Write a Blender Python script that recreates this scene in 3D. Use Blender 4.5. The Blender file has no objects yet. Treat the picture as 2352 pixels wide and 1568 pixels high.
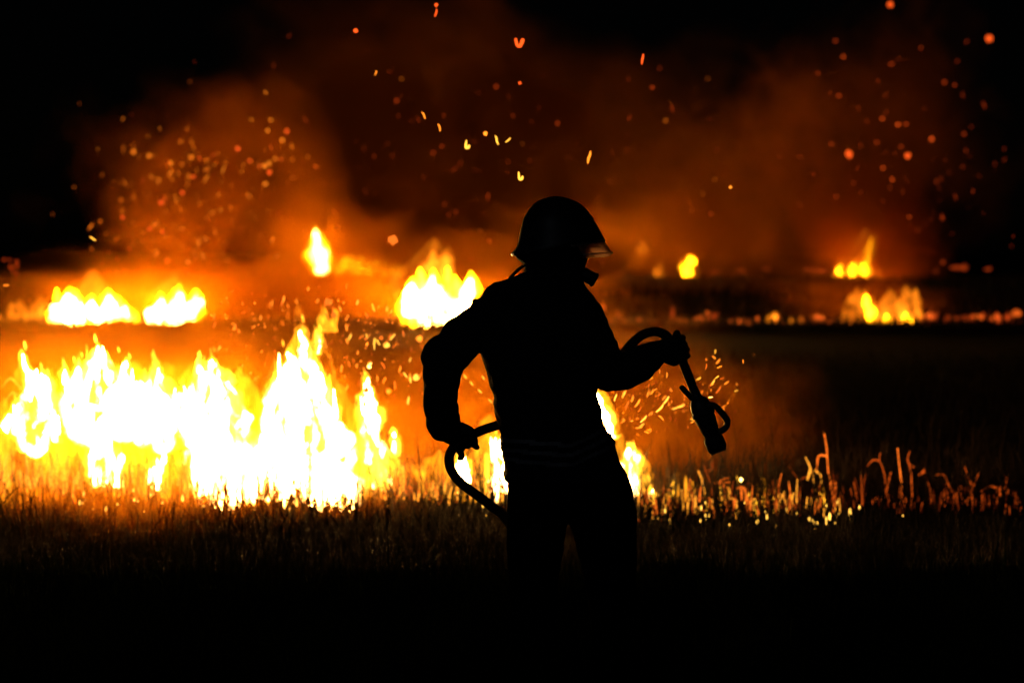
import bpy, bmesh, math, random
import numpy as np
from mathutils import Vector, Matrix, noise

sc = bpy.context.scene
C = sc.collection
R = math.radians

# ------------------------------------------------------------------ camera
FW, FH = 2352.0, 1568.0            # measuring frame used for the photograph
LENS = 85.0
FPX = FW * LENS / 36.0
HOR = 580.0                        # row of the horizon in that frame
CAM_H = 1.65
PITCH = math.atan((FH / 2 - HOR) / FPX)
cam_d = bpy.data.cameras.new('camera')
cam = bpy.data.objects.new('camera', cam_d)
C.objects.link(cam)
cam.location = (0, 0, CAM_H)
cam.rotation_euler = (math.pi / 2 - PITCH, 0, 0)
cam_d.lens = LENS
cam_d.sensor_width = 36.0
cam_d.clip_start = 0.1
cam_d.clip_end = 6000
cam_d.dof.use_dof = True
cam_d.dof.focus_distance = 8.6
cam_d.dof.aperture_fstop = 3.2
sc.camera = cam

# ------------------------------------------------------------------ night sky and moon
world = bpy.data.worlds.new('World')
sc.world = world
world.use_nodes = True
wn = world.node_tree.nodes
wl = world.node_tree.links
sky_n = wn.new('ShaderNodeTexSky')
sky_n.sky_type = 'NISHITA'
sky_n.sun_disc = False
sky_n.sun_elevation = R(20)
sky_n.sun_rotation = R(200)
wn['Background'].inputs['Strength'].default_value = 0.00004
wl.new(sky_n.outputs['Color'], wn['Background'].inputs['Color'])
sun_d = bpy.data.lights.new('moon', 'SUN')
sun_d.energy = 0.02
sun_d.angle = R(0.5)
sun_d.color = (0.75, 0.85, 1.0)
sun = bpy.data.objects.new('moon', sun_d)
C.objects.link(sun)
sun.rotation_euler = (R(62), 0, R(-25))

sc.view_settings.view_transform = 'Standard'
sc.view_settings.look = 'None'
sc.view_settings.exposure = 0.4
sc.view_settings.gamma = 1.0
sc.view_settings.use_curve_mapping = False

cy = sc.cycles
cy.max_bounces = 5
cy.diffuse_bounces = 2
cy.glossy_bounces = 2
cy.transmission_bounces = 3
cy.volume_bounces = 1
cy.transparent_max_bounces = 96
cy.volume_step_rate = 2.0
cy.volume_max_steps = 128
cy.sample_clamp_indirect = 4.0
cy.use_denoising = True
try:
    cy.denoiser = 'OPENIMAGEDENOISE'
    cy.use_light_tree = True
except Exception:
    pass

# ------------------------------------------------------------------ helpers
cP, sP = math.cos(PITCH), math.sin(PITCH)


def P(px, py, Y):
    """World point at distance Y seen at column px, row py of the measuring frame."""
    x = (px - FW / 2) / FPX
    y = (FH / 2 - py) / FPX
    d = Vector((x, cP + y * sP, -sP + y * cP))
    d *= Y / d.y
    return Vector((d.x, d.y, d.z + CAM_H))


def px2m(Y):
    return Y / FPX


def tag(o, label=None, cat=None, group=None, kind=None):
    if label:
        o['label'] = label
    if cat:
        o['category'] = cat
    if group:
        o['group'] = group
    if kind:
        o['kind'] = kind
    return o


def empty(name, loc=(0, 0, 0)):
    o = bpy.data.objects.new(name, None)
    o.empty_display_size = 0.1
    o.location = loc
    C.objects.link(o)
    return o


def link_mesh(name, me, mat, parent=None, smooth=True):
    o = bpy.data.objects.new(name, me)
    C.objects.link(o)
    if mat is not None:
        me.materials.clear()
        me.materials.append(mat)
    if smooth:
        me.polygons.foreach_set('use_smooth', np.ones(len(me.polygons), dtype=bool))
    if parent is not None:
        o.parent = parent
        o.matrix_parent_inverse = Matrix.Translation(-Vector(parent.location))
    return o


class MB:
    """Collects closed shapes; build() links them as one mesh."""

    def __init__(self):
        self.v, self.f = [], []

    def rings(self, rings, cap=True):
        b = len(self.v)
        n = len(rings[0])
        for r in rings:
            self.v.extend([tuple(p) for p in r])
        for i in range(len(rings) - 1):
            for j in range(n):
                k = (j + 1) % n
                self.f.append((b + i * n + j, b + i * n + k, b + (i + 1) * n + k, b + (i + 1) * n + j))
        if cap:
            self.f.append(tuple(b + j for j in reversed(range(n))))
            self.f.append(tuple(b + (len(rings) - 1) * n + j for j in range(n)))
        return self

    def tube(self, pts, rad, n=12, sub=4, squash=None):
        """Smooth round tube through pts (world) with radii in metres; rounded ends."""
        pts = [Vector(p) for p in pts]
        if not hasattr(rad, '__len__'):
            rad = [rad] * len(pts)
        q, rr = catmull(pts, rad, sub)
        rings = []
        t0 = (q[1] - q[0]).normalized()
        up = Vector((0, 1, 0)) if abs(t0.y) < 0.9 else Vector((1, 0, 0))
        a = (up - t0 * up.dot(t0)).normalized()
        for i, p in enumerate(q):
            t = (q[min(i + 1, len(q) - 1)] - q[max(i - 1, 0)]).normalized()
            a = (a - t * a.dot(t)).normalized()
            bb = t.cross(a)
            ring = lambda c, r: [c + (a * math.cos(2 * math.pi * j / n) + bb * math.sin(2 * math.pi * j / n)) * r for j in range(n)]
            if i == 0:
                rings.append(ring(p - t * rr[i] * 0.75, rr[i] * 0.45))
                rings.append(ring(p - t * rr[i] * 0.4, rr[i] * 0.85))
            rings.append(ring(p, rr[i]))
            if i == len(q) - 1:
                rings.append(ring(p + t * rr[i] * 0.4, rr[i] * 0.85))
                rings.append(ring(p + t * rr[i] * 0.75, rr[i] * 0.45))
        return self.rings(rings)

    def mesh(self, name):
        me = bpy.data.meshes.new(name)
        me.from_pydata(self.v, [], self.f)
        bm = bmesh.new()
        bm.from_mesh(me)
        bmesh.ops.recalc_face_normals(bm, faces=bm.faces)
        bm.to_mesh(me)
        bm.free()
        return me

    def build(self, name, mat, parent=None, smooth=True):
        return link_mesh(name, self.mesh(name), mat, parent, smooth)


def catmull(pts, rad, sub):
    q, rr = [], []
    n = len(pts)
    for i in range(n - 1):
        p0, p1, p2, p3 = pts[max(i - 1, 0)], pts[i], pts[i + 1], pts[min(i + 2, n - 1)]
        for s in range(sub):
            t = s / sub
            q.append(0.5 * ((2 * p1) + (p2 - p0) * t + (2 * p0 - 5 * p1 + 4 * p2 - p3) * t * t + (3 * p1 - p0 - 3 * p2 + p3) * t ** 3))
            rr.append(rad[i] * (1 - t) + rad[i + 1] * t)
    q.append(pts[-1].copy())
    rr.append(rad[-1])
    return q, rr


def remesh(mb, name, voxel, smooth_it=4, wrinkle=0.0, freq=9.0, seed=0.0, stretch=(1, 1, 1)):
    """Fuse overlapping closed shapes into one continuous skin; fold it like cloth."""
    me = mb.mesh(name + '_raw')
    ob = bpy.data.objects.new(name + '_raw', me)
    C.objects.link(ob)
    m = ob.modifiers.new('r', 'REMESH')
    m.mode = 'VOXEL'
    m.voxel_size = voxel
    if smooth_it:
        s = ob.modifiers.new('s', 'SMOOTH')
        s.factor = 0.5
        s.iterations = smooth_it
    dg = bpy.context.evaluated_depsgraph_get()
    out = bpy.data.meshes.new_from_object(ob.evaluated_get(dg), depsgraph=dg)
    bpy.data.objects.remove(ob)
    bpy.data.meshes.remove(me)
    out.name = name
    if wrinkle:
        off = Vector((seed, seed * 0.7, -seed))
        S = Vector(stretch)
        nrm = [v.normal.copy() for v in out.vertices]
        for v, nn in zip(out.vertices, nrm):
            c = Vector((v.co.x * S.x, v.co.y * S.y, v.co.z * S.z)) * freq + off
            w = noise.noise(c) * 0.7 + (0.5 - abs(noise.noise(c * 1.9))) * 0.6
            v.co += nn * (w * wrinkle)
    return out


# ------------------------------------------------------------------ materials
def mat_new(name):
    m = bpy.data.materials.new(name)
    m.use_nodes = True
    nt = m.node_tree
    for nd in list(nt.nodes):
        if nd.type != 'OUTPUT_MATERIAL':
            nt.nodes.remove(nd)
    return m, nt, nt.nodes['Material Output']


def solid(name, c0, c1, rough=0.7, scale=20.0, metal=0.0, bump=0.0, spec=0.5):
    m, nt, out = mat_new(name)
    b = nt.nodes.new('ShaderNodeBsdfPrincipled')
    tc = nt.nodes.new('ShaderNodeTexCoord')
    nz = nt.nodes.new('ShaderNodeTexNoise')
    nz.inputs['Scale'].default_value = scale
    nz.inputs['Detail'].default_value = 5
    rp = nt.nodes.new('ShaderNodeValToRGB')
    rp.color_ramp.elements[0].position = 0.35
    rp.color_ramp.elements[1].position = 0.65
    rp.color_ramp.elements[0].color = (*c0, 1)
    rp.color_ramp.elements[1].color = (*c1, 1)
    nt.links.new(tc.outputs['Object'], nz.inputs['Vector'])
    nt.links.new(nz.outputs['Fac'], rp.inputs['Fac'])
    nt.links.new(rp.outputs['Color'], b.inputs['Base Color'])
    b.inputs['Roughness'].default_value = rough
    b.inputs['Metallic'].default_value = metal
    b.inputs['Specular IOR Level'].default_value = spec
    if bump:
        bp = nt.nodes.new('ShaderNodeBump')
        bp.inputs['Strength'].default_value = bump
        bp.inputs['Distance'].default_value = 0.01
        nt.links.new(nz.outputs['Fac'], bp.inputs['Height'])
        nt.links.new(bp.outputs['Normal'], b.inputs['Normal'])
    nt.links.new(b.outputs['BSDF'], out.inputs['Surface'])
    return m


def flame_mat(name, col, k, power=2.0, nscale=(6, 6, 2.2), lo=0.35, hi=1.5, sample=True, n0=0.35, n1=0.65):
    """Glowing gas: additive emission that grows with the depth of gas looked through."""
    m, nt, out = mat_new(name)
    N, L = nt.nodes, nt.links
    tr = N.new('ShaderNodeBsdfTransparent')
    em = N.new('ShaderNodeEmission')
    em.inputs['Color'].default_value = (*col, 1)
    lw = N.new('ShaderNodeLayerWeight')
    inv = N.new('ShaderNodeMath'); inv.operation = 'SUBTRACT'; inv.inputs[0].default_value = 1.0
    lw.inputs['Blend'].default_value = 0.5
    L.new(lw.outputs['Facing'], inv.inputs[1])
    pw = N.new('ShaderNodeMath'); pw.operation = 'POWER'; pw.inputs[1].default_value = power
    L.new(inv.outputs[0], pw.inputs[0])
    tc = N.new('ShaderNodeTexCoord')
    mp = N.new('ShaderNodeMapping')
    mp.inputs['Scale'].default_value = nscale
    nz = N.new('ShaderNodeTexNoise')
    nz.inputs['Scale'].default_value = 1.0
    nz.inputs['Detail'].default_value = 4
    nz.inputs['Distortion'].default_value = 0.6
    L.new(tc.outputs['Object'], mp.inputs['Vector'])
    L.new(mp.outputs['Vector'], nz.inputs['Vector'])
    mr = N.new('ShaderNodeMapRange')
    mr.inputs['From Min'].default_value = n0
    mr.inputs['From Max'].default_value = n1
    mr.inputs['To Min'].default_value = lo * k
    mr.inputs['To Max'].default_value = hi * k
    L.new(nz.outputs['Fac'], mr.inputs['Value'])
    mu = N.new('ShaderNodeMath'); mu.operation = 'MULTIPLY'
    L.new(mr.outputs['Result'], mu.inputs[0])
    L.new(pw.outputs[0], mu.inputs[1])
    ge = N.new('ShaderNodeNewGeometry')
    fr = N.new('ShaderNodeMath'); fr.operation = 'SUBTRACT'; fr.inputs[0].default_value = 1.0
    L.new(ge.outputs['Backfacing'], fr.inputs[1])
    m2 = N.new('ShaderNodeMath'); m2.operation = 'MULTIPLY'
    L.new(mu.outputs[0], m2.inputs[0])
    L.new(fr.outputs[0], m2.inputs[1])
    L.new(m2.outputs[0], em.inputs['Strength'])
    ad = N.new('ShaderNodeAddShader')
    L.new(tr.outputs[0], ad.inputs[0])
    L.new(em.outputs[0], ad.inputs[1])
    L.new(ad.outputs[0], out.inputs['Surface'])
    m.cycles.emission_sampling = 'FRONT' if sample else 'NONE'
    return m


def ember_mat(name, col, k, sample='NONE'):
    m, nt, out = mat_new(name)
    N, L = nt.nodes, nt.links
    em = N.new('ShaderNodeEmission')
    em.inputs['Color'].default_value = (*col, 1)
    tc = N.new('ShaderNodeTexCoord')
    nz = N.new('ShaderNodeTexNoise')
    nz.inputs['Scale'].default_value = 60
    mr = N.new('ShaderNodeMapRange')
    mr.inputs['From Min'].default_value = 0.3
    mr.inputs['From Max'].default_value = 0.7
    mr.inputs['To Min'].default_value = 0.5 * k
    mr.inputs['To Max'].default_value = 1.4 * k
    L.new(tc.outputs['Object'], nz.inputs['Vector'])
    L.new(nz.outputs['Fac'], mr.inputs['Value'])
    L.new(mr.outputs['Result'], em.inputs['Strength'])
    L.new(em.outputs[0], out.inputs['Surface'])
    m.cycles.emission_sampling = sample
    return m


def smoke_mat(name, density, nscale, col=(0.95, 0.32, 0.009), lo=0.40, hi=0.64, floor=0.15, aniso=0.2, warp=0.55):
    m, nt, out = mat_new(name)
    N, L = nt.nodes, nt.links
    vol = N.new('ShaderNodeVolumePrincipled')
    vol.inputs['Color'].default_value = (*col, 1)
    vol.inputs['Anisotropy'].default_value = aniso
    tc = N.new('ShaderNodeTexCoord')
    ln = N.new('ShaderNodeVectorMath'); ln.operation = 'LENGTH'
    L.new(tc.outputs['Object'], ln.inputs[0])
    fo = N.new('ShaderNodeMapRange')
    fo.interpolation_type = 'SMOOTHSTEP'
    fo.inputs['From Min'].default_value = 1.0
    fo.inputs['From Max'].default_value = 0.35
    wz = N.new('ShaderNodeTexNoise')
    wz.inputs['Scale'].default_value = 1.9
    wz.inputs['Detail'].default_value = 3
    wm = N.new('ShaderNodeMapping')
    wm.inputs['Location'].default_value = (smoke.n * 2.3, 1.0, smoke.n * 0.9)
    L.new(tc.outputs['Object'], wm.inputs['Vector'])
    L.new(wm.outputs['Vector'], wz.inputs['Vector'])
    wr = N.new('ShaderNodeMapRange')
    wr.inputs['From Min'].default_value = 0.3
    wr.inputs['From Max'].default_value = 0.7
    wr.inputs['To Min'].default_value = 0.0
    wr.inputs['To Max'].default_value = warp
    L.new(wz.outputs['Fac'], wr.inputs['Value'])
    wa = N.new('ShaderNodeMath'); wa.operation = 'ADD'
    L.new(ln.outputs['Value'], wa.inputs[0])
    L.new(wr.outputs['Result'], wa.inputs[1])
    L.new(wa.outputs[0], fo.inputs['Value'])
    mp = N.new('ShaderNodeMapping')
    mp.inputs['Scale'].default_value = nscale
    mp.inputs['Location'].default_value = (hash(name) % 17, 3.1, 7.7) if False else (len(name) * 1.37, 3.1, 7.7)
    L.new(tc.outputs['Object'], mp.inputs['Vector'])
    nz = N.new('ShaderNodeTexNoise')
    nz.inputs['Scale'].default_value = 1.0
    nz.inputs['Detail'].default_value = 4
    nz.inputs['Distortion'].default_value = 0.8
    L.new(mp.outputs['Vector'], nz.inputs['Vector'])
    mr = N.new('ShaderNodeMapRange')
    mr.inputs['From Min'].default_value = lo
    mr.inputs['From Max'].default_value = hi
    mr.inputs['To Min'].default_value = floor * density
    mr.inputs['To Max'].default_value = density
    L.new(nz.outputs['Fac'], mr.inputs['Value'])
    mu = N.new('ShaderNodeMath'); mu.operation = 'MULTIPLY'
    L.new(mr.outputs['Result'], mu.inputs[0])
    L.new(fo.outputs['Result'], mu.inputs[1])
    L.new(mu.outputs[0], vol.inputs['Density'])
    L.new(vol.outputs[0], out.inputs['Volume'])
    return m


FIRE = (1.0, 0.50, 0.13)
M = {
    'core': flame_mat('flame_core', FIRE, 120.0, power=3.4, nscale=(9, 9, 2.6), lo=0.004, hi=1.6, n0=0.40, n1=0.66),
    'mid': flame_mat('flame_body', (1.0, 0.44, 0.02), 3.6, power=1.6, lo=0.2, hi=1.6),
    'veil': flame_mat('flame_veil', (1.0, 0.34, 0.01), 1.0, power=1.6, nscale=(9, 9, 2.5), lo=0.0, hi=1.5, sample=False),
    'core_far': flame_mat('flame_core_far', FIRE, 140.0, power=3.4, lo=0.01, n0=0.38, nscale=(1.6, 1.6, 0.9)),
    'core_vfar': flame_mat('flame_core_farthest', FIRE, 260.0, power=3.4, lo=0.25, nscale=(1.0, 1.0, 0.6)),
    'mid_far': flame_mat('flame_body_far', (1.0, 0.36, 0.003), 32.0, power=2.5, nscale=(1.6, 1.6, 0.9)),
    'low_far': flame_mat('flame_low_far', (1.0, 0.24, 0.008), 1.1, lo=0.1, nscale=(1.6, 1.6, 0.9), sample=False),
    'glow': flame_mat('smoulder_glow', (1.0, 0.14, 0.012), 0.8, power=1.2, nscale=(3, 3, 3), lo=0.1, sample=False),
    'glow_dim': flame_mat('smoulder_glow_dim', (1.0, 0.10, 0.012), 0.3, power=1.2, nscale=(3, 3, 3), lo=0.1, sample=False),
    'e_red': ember_mat('ember_red', (1.0, 0.09, 0.01), 1.6),
    'e_orange': ember_mat('ember_orange', (1.0, 0.24, 0.015), 2.0),
    'e_yellow': ember_mat('ember_yellow', (1.0, 0.45, 0.04), 2.2),
    'e_hot': ember_mat('ember_hot', (1.0, 0.6, 0.12), 6.0),
    'e_speck': ember_mat('ember_speck', (1.0, 0.48, 0.06), 3.0),
    'e_far_red': ember_mat('ember_far_red', (1.0, 0.10, 0.01), 1.0),
    'e_far_dim': ember_mat('ember_far_dim', (1.0, 0.09, 0.01), 0.34),
    'e_far_orange': ember_mat('ember_far_orange', (1.0, 0.22, 0.012), 0.95),
    'e_far_soft': ember_mat('ember_far_soft', (1.0, 0.19, 0.01), 0.45),
    'ember_firelit': ember_mat('ember_and_firelit_straw', (1.0, 0.17, 0.012), 1.1),  # real glow on flying embers; on stalks and straws, painted firelight
    'ember_firelit_dim': ember_mat('ember_and_firelit_straw_dim', (1.0, 0.13, 0.01), 0.4),
    'firelit_faint': ember_mat('firelit_straw_faint', (1.0, 0.11, 0.01), 0.12),  # weak firelight on straw, painted as emission
    'firelit_bright': ember_mat('firelit_straw_bright', (1.0, 0.34, 0.025), 1.6),  # strong firelight on straw, painted as emission
    'cloth': solid('turnout_cloth', (0.010, 0.010, 0.013), (0.018, 0.017, 0.020), 0.95, 40, bump=0.4, spec=0.1),
    'trouser': solid('trouser_cloth', (0.005, 0.005, 0.006), (0.009, 0.009, 0.010), 0.95, 40, bump=0.3, spec=0.0),
    'glove': solid('glove_leather', (0.012, 0.011, 0.010), (0.025, 0.022, 0.02), 0.8, 60, bump=0.3, spec=0.2),
    'boot': solid('boot_leather', (0.008, 0.008, 0.008), (0.018, 0.017, 0.016), 0.5, 30, bump=0.2),
    'shell': solid('helmet_shell', (0.012, 0.012, 0.013), (0.02, 0.02, 0.02), 0.45, 30, spec=0.3),
    'rubber': solid('mask_rubber', (0.008, 0.008, 0.009), (0.016, 0.016, 0.017), 0.6, 50, spec=0.3),
    'skin': solid('skin', (0.42, 0.24, 0.17), (0.50, 0.30, 0.22), 0.55, 60, bump=0.1),
    'hose': solid('hose_jacket', (0.03, 0.016, 0.012), (0.05, 0.028, 0.02), 0.85, 200, bump=0.3, spec=0.2),
    'metal': solid('nozzle_metal', (0.03, 0.03, 0.03), (0.05, 0.05, 0.05), 0.55, 40, metal=0.6),
    'band': solid('reflective_band', (0.10, 0.10, 0.12), (0.16, 0.16, 0.18), 0.6, 90),
    'trim': solid('helmet_trim', (0.5, 0.45, 0.38), (0.6, 0.55, 0.45), 0.25, 30),
    'straw': solid('dry_straw', (0.013, 0.0075, 0.004), (0.032, 0.017, 0.008), 0.8, 3.0, spec=0.2),
    'grass_shaded': solid('shaded_grass', (0.006, 0.011, 0.004), (0.012, 0.020, 0.007), 0.9, 3.0, spec=0.0),  # darker copy of the grass, foreground shade put into its colour
    'char': solid('charred_straw', (0.006, 0.005, 0.004), (0.012, 0.009, 0.007), 0.9, 6.0, spec=0.0),
    'soil': None,
}


def soil_mat():
    m, nt, out = mat_new('burnt_soil')
    N, L = nt.nodes, nt.links
    b = N.new('ShaderNodeBsdfPrincipled')
    ge = N.new('ShaderNodeNewGeometry')
    n1 = N.new('ShaderNodeTexNoise'); n1.inputs['Scale'].default_value = 0.8; n1.inputs['Detail'].default_value = 6
    n2 = N.new('ShaderNodeTexNoise'); n2.inputs['Scale'].default_value = 18; n2.inputs['Detail'].default_value = 6
    L.new(ge.outputs['Position'], n1.inputs['Vector'])
    L.new(ge.outputs['Position'], n2.inputs['Vector'])
    mx = N.new('ShaderNodeMath'); mx.operation = 'MULTIPLY'
    L.new(n1.outputs['Fac'], mx.inputs[0]); L.new(n2.outputs['Fac'], mx.inputs[1])
    rp = N.new('ShaderNodeValToRGB')
    rp.color_ramp.elements[0].position = 0.15; rp.color_ramp.elements[0].color = (0.003, 0.0016, 0.0009, 1)
    rp.color_ramp.elements[1].position = 0.42; rp.color_ramp.elements[1].color = (0.013, 0.007, 0.004, 1)
    L.new(mx.outputs[0], rp.inputs['Fac'])
    L.new(rp.outputs['Color'], b.inputs['Base Color'])
    b.inputs['Roughness'].default_value = 0.95
    b.inputs['Specular IOR Level'].default_value = 0.1
    bp = N.new('ShaderNodeBump'); bp.inputs['Strength'].default_value = 0.6; bp.inputs['Distance'].default_value = 0.05
    L.new(n2.outputs['Fac'], bp.inputs['Height'])
    L.new(bp.outputs['Normal'], b.inputs['Normal'])
    L.new(b.outputs['BSDF'], out.inputs['Surface'])
    return m


M['soil'] = soil_mat()

# ------------------------------------------------------------------ ground
def axis(n, near, far):
    t = np.linspace(-1, 1, n)
    return np.sign(t) * (near * np.abs(t) + (far - near) * np.abs(t) ** 5)


xs = axis(181, 14, 2500)
ys = np.concatenate([np.linspace(-60, -2, 8), np.linspace(0, 24, 110), 24 * (3000 / 24) ** np.linspace(0.02, 1, 60)])


def ground_z(x, y):
    return 0.03 * noise.noise(Vector((x * 0.9, y * 0.9, 0))) + 0.015 * noise.noise(Vector((x * 3, y * 3, 5)))


gv = [(x, y, ground_z(x, y) if abs(x) < 60 and y < 80 else 0.0) for y in ys for x in xs]
nx = len(xs)
gf = [(j * nx + i, j * nx + i + 1, (j + 1) * nx + i + 1, (j + 1) * nx + i) for j in range(len(ys) - 1) for i in range(nx - 1)]
gm = bpy.data.meshes.new('ground')
gm.from_pydata(gv, [], gf)
ground = link_mesh('ground', gm, M['soil'])
tag(ground, kind='structure')

# ------------------------------------------------------------------ smoke
def smoke(px, py, rx, ry, Y, depth, density, nscale, tilt=0.0, **kw):
    bm = bmesh.new()
    bmesh.ops.create_icosphere(bm, subdivisions=3, radius=1.0)
    me = bpy.data.meshes.new('smoke')
    bm.to_mesh(me)
    bm.free()
    smoke.n += 1
    o = link_mesh('smoke', me, smoke_mat('smoke_volume_%d' % smoke.n if False else 'smoke_' + 'i' * smoke.n, density, nscale, **kw))
    s = px2m(Y)
    o.location = P(px, py, Y)
    o.scale = (rx * s, depth, ry * s)
    o.rotation_euler = (0, tilt, 0)
    tag(o, 'orange lit smoke rolling up from the burning field', kind='stuff')
    return o


smoke.n = 0
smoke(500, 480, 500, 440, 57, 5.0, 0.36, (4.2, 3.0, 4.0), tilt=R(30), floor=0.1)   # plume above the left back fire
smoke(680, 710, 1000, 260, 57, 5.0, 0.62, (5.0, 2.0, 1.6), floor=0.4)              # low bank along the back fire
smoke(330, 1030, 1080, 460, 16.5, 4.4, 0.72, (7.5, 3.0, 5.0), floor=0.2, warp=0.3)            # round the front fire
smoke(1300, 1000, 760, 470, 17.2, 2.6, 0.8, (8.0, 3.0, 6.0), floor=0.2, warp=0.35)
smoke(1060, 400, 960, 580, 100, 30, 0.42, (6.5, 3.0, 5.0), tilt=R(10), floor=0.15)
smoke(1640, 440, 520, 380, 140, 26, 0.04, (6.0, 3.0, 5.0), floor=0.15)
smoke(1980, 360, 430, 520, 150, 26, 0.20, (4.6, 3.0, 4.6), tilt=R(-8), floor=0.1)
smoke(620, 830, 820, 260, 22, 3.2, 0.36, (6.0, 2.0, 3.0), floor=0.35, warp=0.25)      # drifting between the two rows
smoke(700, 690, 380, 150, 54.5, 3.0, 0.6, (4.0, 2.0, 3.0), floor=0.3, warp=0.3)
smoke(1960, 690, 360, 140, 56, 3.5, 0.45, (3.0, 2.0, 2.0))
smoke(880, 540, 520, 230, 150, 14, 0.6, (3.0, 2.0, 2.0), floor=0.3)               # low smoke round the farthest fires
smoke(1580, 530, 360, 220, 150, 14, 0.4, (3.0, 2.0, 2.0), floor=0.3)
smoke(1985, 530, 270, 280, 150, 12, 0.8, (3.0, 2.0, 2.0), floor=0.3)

# ------------------------------------------------------------------ flames
rnd = random.Random(7)


def tongue(parent, spine, Y, mat, flat=0.75, na=18, sub=8, rough=0.42, dy=0.0, seed=None):
    """One tongue of flame: a ragged closed shell along a rising spine (px, py, radius px)."""
    seed = rnd.uniform(0, 90) if seed is None else seed
    Yt = Y + dy
    s = px2m(Yt)
    pts = [P(a, b, Yt) for a, b, r in spine]
    rad = [r * s for a, b, r in spine]
    q, rr = catmull(pts, rad, sub)
    rings = []
    rmax = max(rr)
    f1 = 0.9 / rmax
    for i, (p, r) in enumerate(zip(q, rr)):
        t = q[min(i + 1, len(q) - 1)] - q[max(i - 1, 0)]
        t = Vector((t.x, 0, t.z)).normalized()
        a = Vector((t.z, 0, -t.x))
        d = Vector((0, flat, 0))
        wob = noise.noise(Vector((seed, p.z * f1 * 0.8, 3))) * r * 0.25
        ring = []
        for j in range(na):
            th = 2 * math.pi * j / na
            w = p + (a * math.cos(th) + d * math.sin(th)) * max(r, 0.001)
            nn = noise.noise(Vector((w.x * f1 + seed, w.y * f1, w.z * f1 * 0.6))) + 0.55 * noise.noise(Vector((w.x * f1 * 3 + seed, w.y * f1 * 3, w.z * f1 * 1.4))) + 0.3 * noise.noise(Vector((w.x * f1 * 8, w.y * f1 * 8 + seed, w.z * f1 * 3.5)))
            w = p + (a * math.cos(th) + d * math.sin(th)) * max(r, 0.001) * (1 + rough * 1.6 * nn) + a * wob
            e = 1 / (16 * s)
            w += a * (math.cos(th) * 7 * s * min(1, r / (12 * s)) * noise.noise(Vector((w.x * e + seed, w.y * e * 0.5, w.z * e * 0.8))))
            w.z += 9 * s * min(1, r / (12 * s)) * noise.noise(Vector((w.x * e * 1.3, seed, w.z * e * 0.5)))
            ring.append(w)
        rings.append(ring)
    e0 = [q[0] + (v - q[0]) * 0.3 - Vector((0, 0, rr[0] * 0.4)) for v in rings[0]]
    e1 = [q[-1] + (v - q[-1]) * 0.2 + Vector((0, 0, rr[-1] * 1.2)) for v in rings[-1]]
    mb = MB()
    mb.rings([e0] + rings + [e1])
    return mb.build('flame_tongue', M[mat], parent)


def licks(parent, spine, Y, mat, n, lo=0.35, size=(0.22, 0.4), length=(1.1, 2.2), dy=0.0, sub=4):
    """Small tongues breaking off the upper part of a larger one."""
    for _ in range(n):
        u = rnd.uniform(lo, 1.0) * (len(spine) - 1)
        i = min(int(u), len(spine) - 2)
        t = u - i
        x = spine[i][0] * (1 - t) + spine[i + 1][0] * t
        y = spine[i][1] * (1 - t) + spine[i + 1][1] * t
        r = spine[i][2] * (1 - t) + spine[i + 1][2] * t
        r = max(r, 5)
        sx = rnd.choice((-1, 1)) * rnd.uniform(0.55, 0.95)
        rr = max(2.2, r * rnd.uniform(*size))
        h = r * rnd.uniform(*length)
        h = min(h, 60)
        lean = rnd.uniform(-0.25, 0.15) * h
        sp = [(x + sx * r, y + h * 0.35, rr * 0.7), (x + sx * r * 1.0 + lean * 0.3, y, rr), (x + sx * r * 0.95 + lean * 0.6, y - h * 0.4, rr * 0.7), (x + sx * r * 0.85 + lean, y - h * 0.8, rr * 0.2)]
        tongue(parent, sp, Y, mat, dy=dy + rnd.uniform(-0.5, 0.5) * r * px2m(Y), na=10, sub=sub, rough=0.25)


def fire(name, label, cat, group, Y, base, tongues, lick=4, mat='core', lick_mat='mid', veil=(), **kw):
    root = empty(name, P(base[0], base[1], Y))
    tag(root, label, cat, group)
    for sp in tongues:
        tongue(root, sp, Y, mat, dy=rnd.uniform(-0.06, 0.06) * Y / 15, **kw)
        rim = [(x + rnd.uniform(-3, 3), y - (5 if i == len(sp) - 1 else 0), r * 1.12 + 6) for i, (x, y, r) in enumerate(sp)]
        tongue(root, rim, Y, lick_mat, dy=rnd.uniform(-0.05, 0.05) * Y / 15, rough=0.5, **kw)
        if lick:
            licks(root, sp, Y, lick_mat, lick)
            if Y < 30:
                licks(root, sp, Y, mat, 3, size=(0.10, 0.2), length=(1.2, 2.6))
                licks(root, sp, Y, lick_mat, 4, size=(0.07, 0.14), length=(1.6, 3.2))
                x, y, r = sp[-1]
                for _ in range(2):                      # wisps torn off above the tip
                    wx, wy, wr = x + rnd.uniform(-16, 14), y - rnd.uniform(8, 34), rnd.uniform(1.6, 3.6)
                    tongue(root, [(wx, wy + wr * 3, wr * 0.5), (wx - 1, wy, wr), (wx - 3, wy - wr * 3.5, wr * 0.3)], Y, lick_mat, na=8, sub=3)
    for sp in veil:
        tongue(root, sp, Y, 'veil' if Y < 30 else 'low_far', dy=rnd.uniform(-0.1, 0.1) * Y / 15, rough=0.4)
    return root


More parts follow.
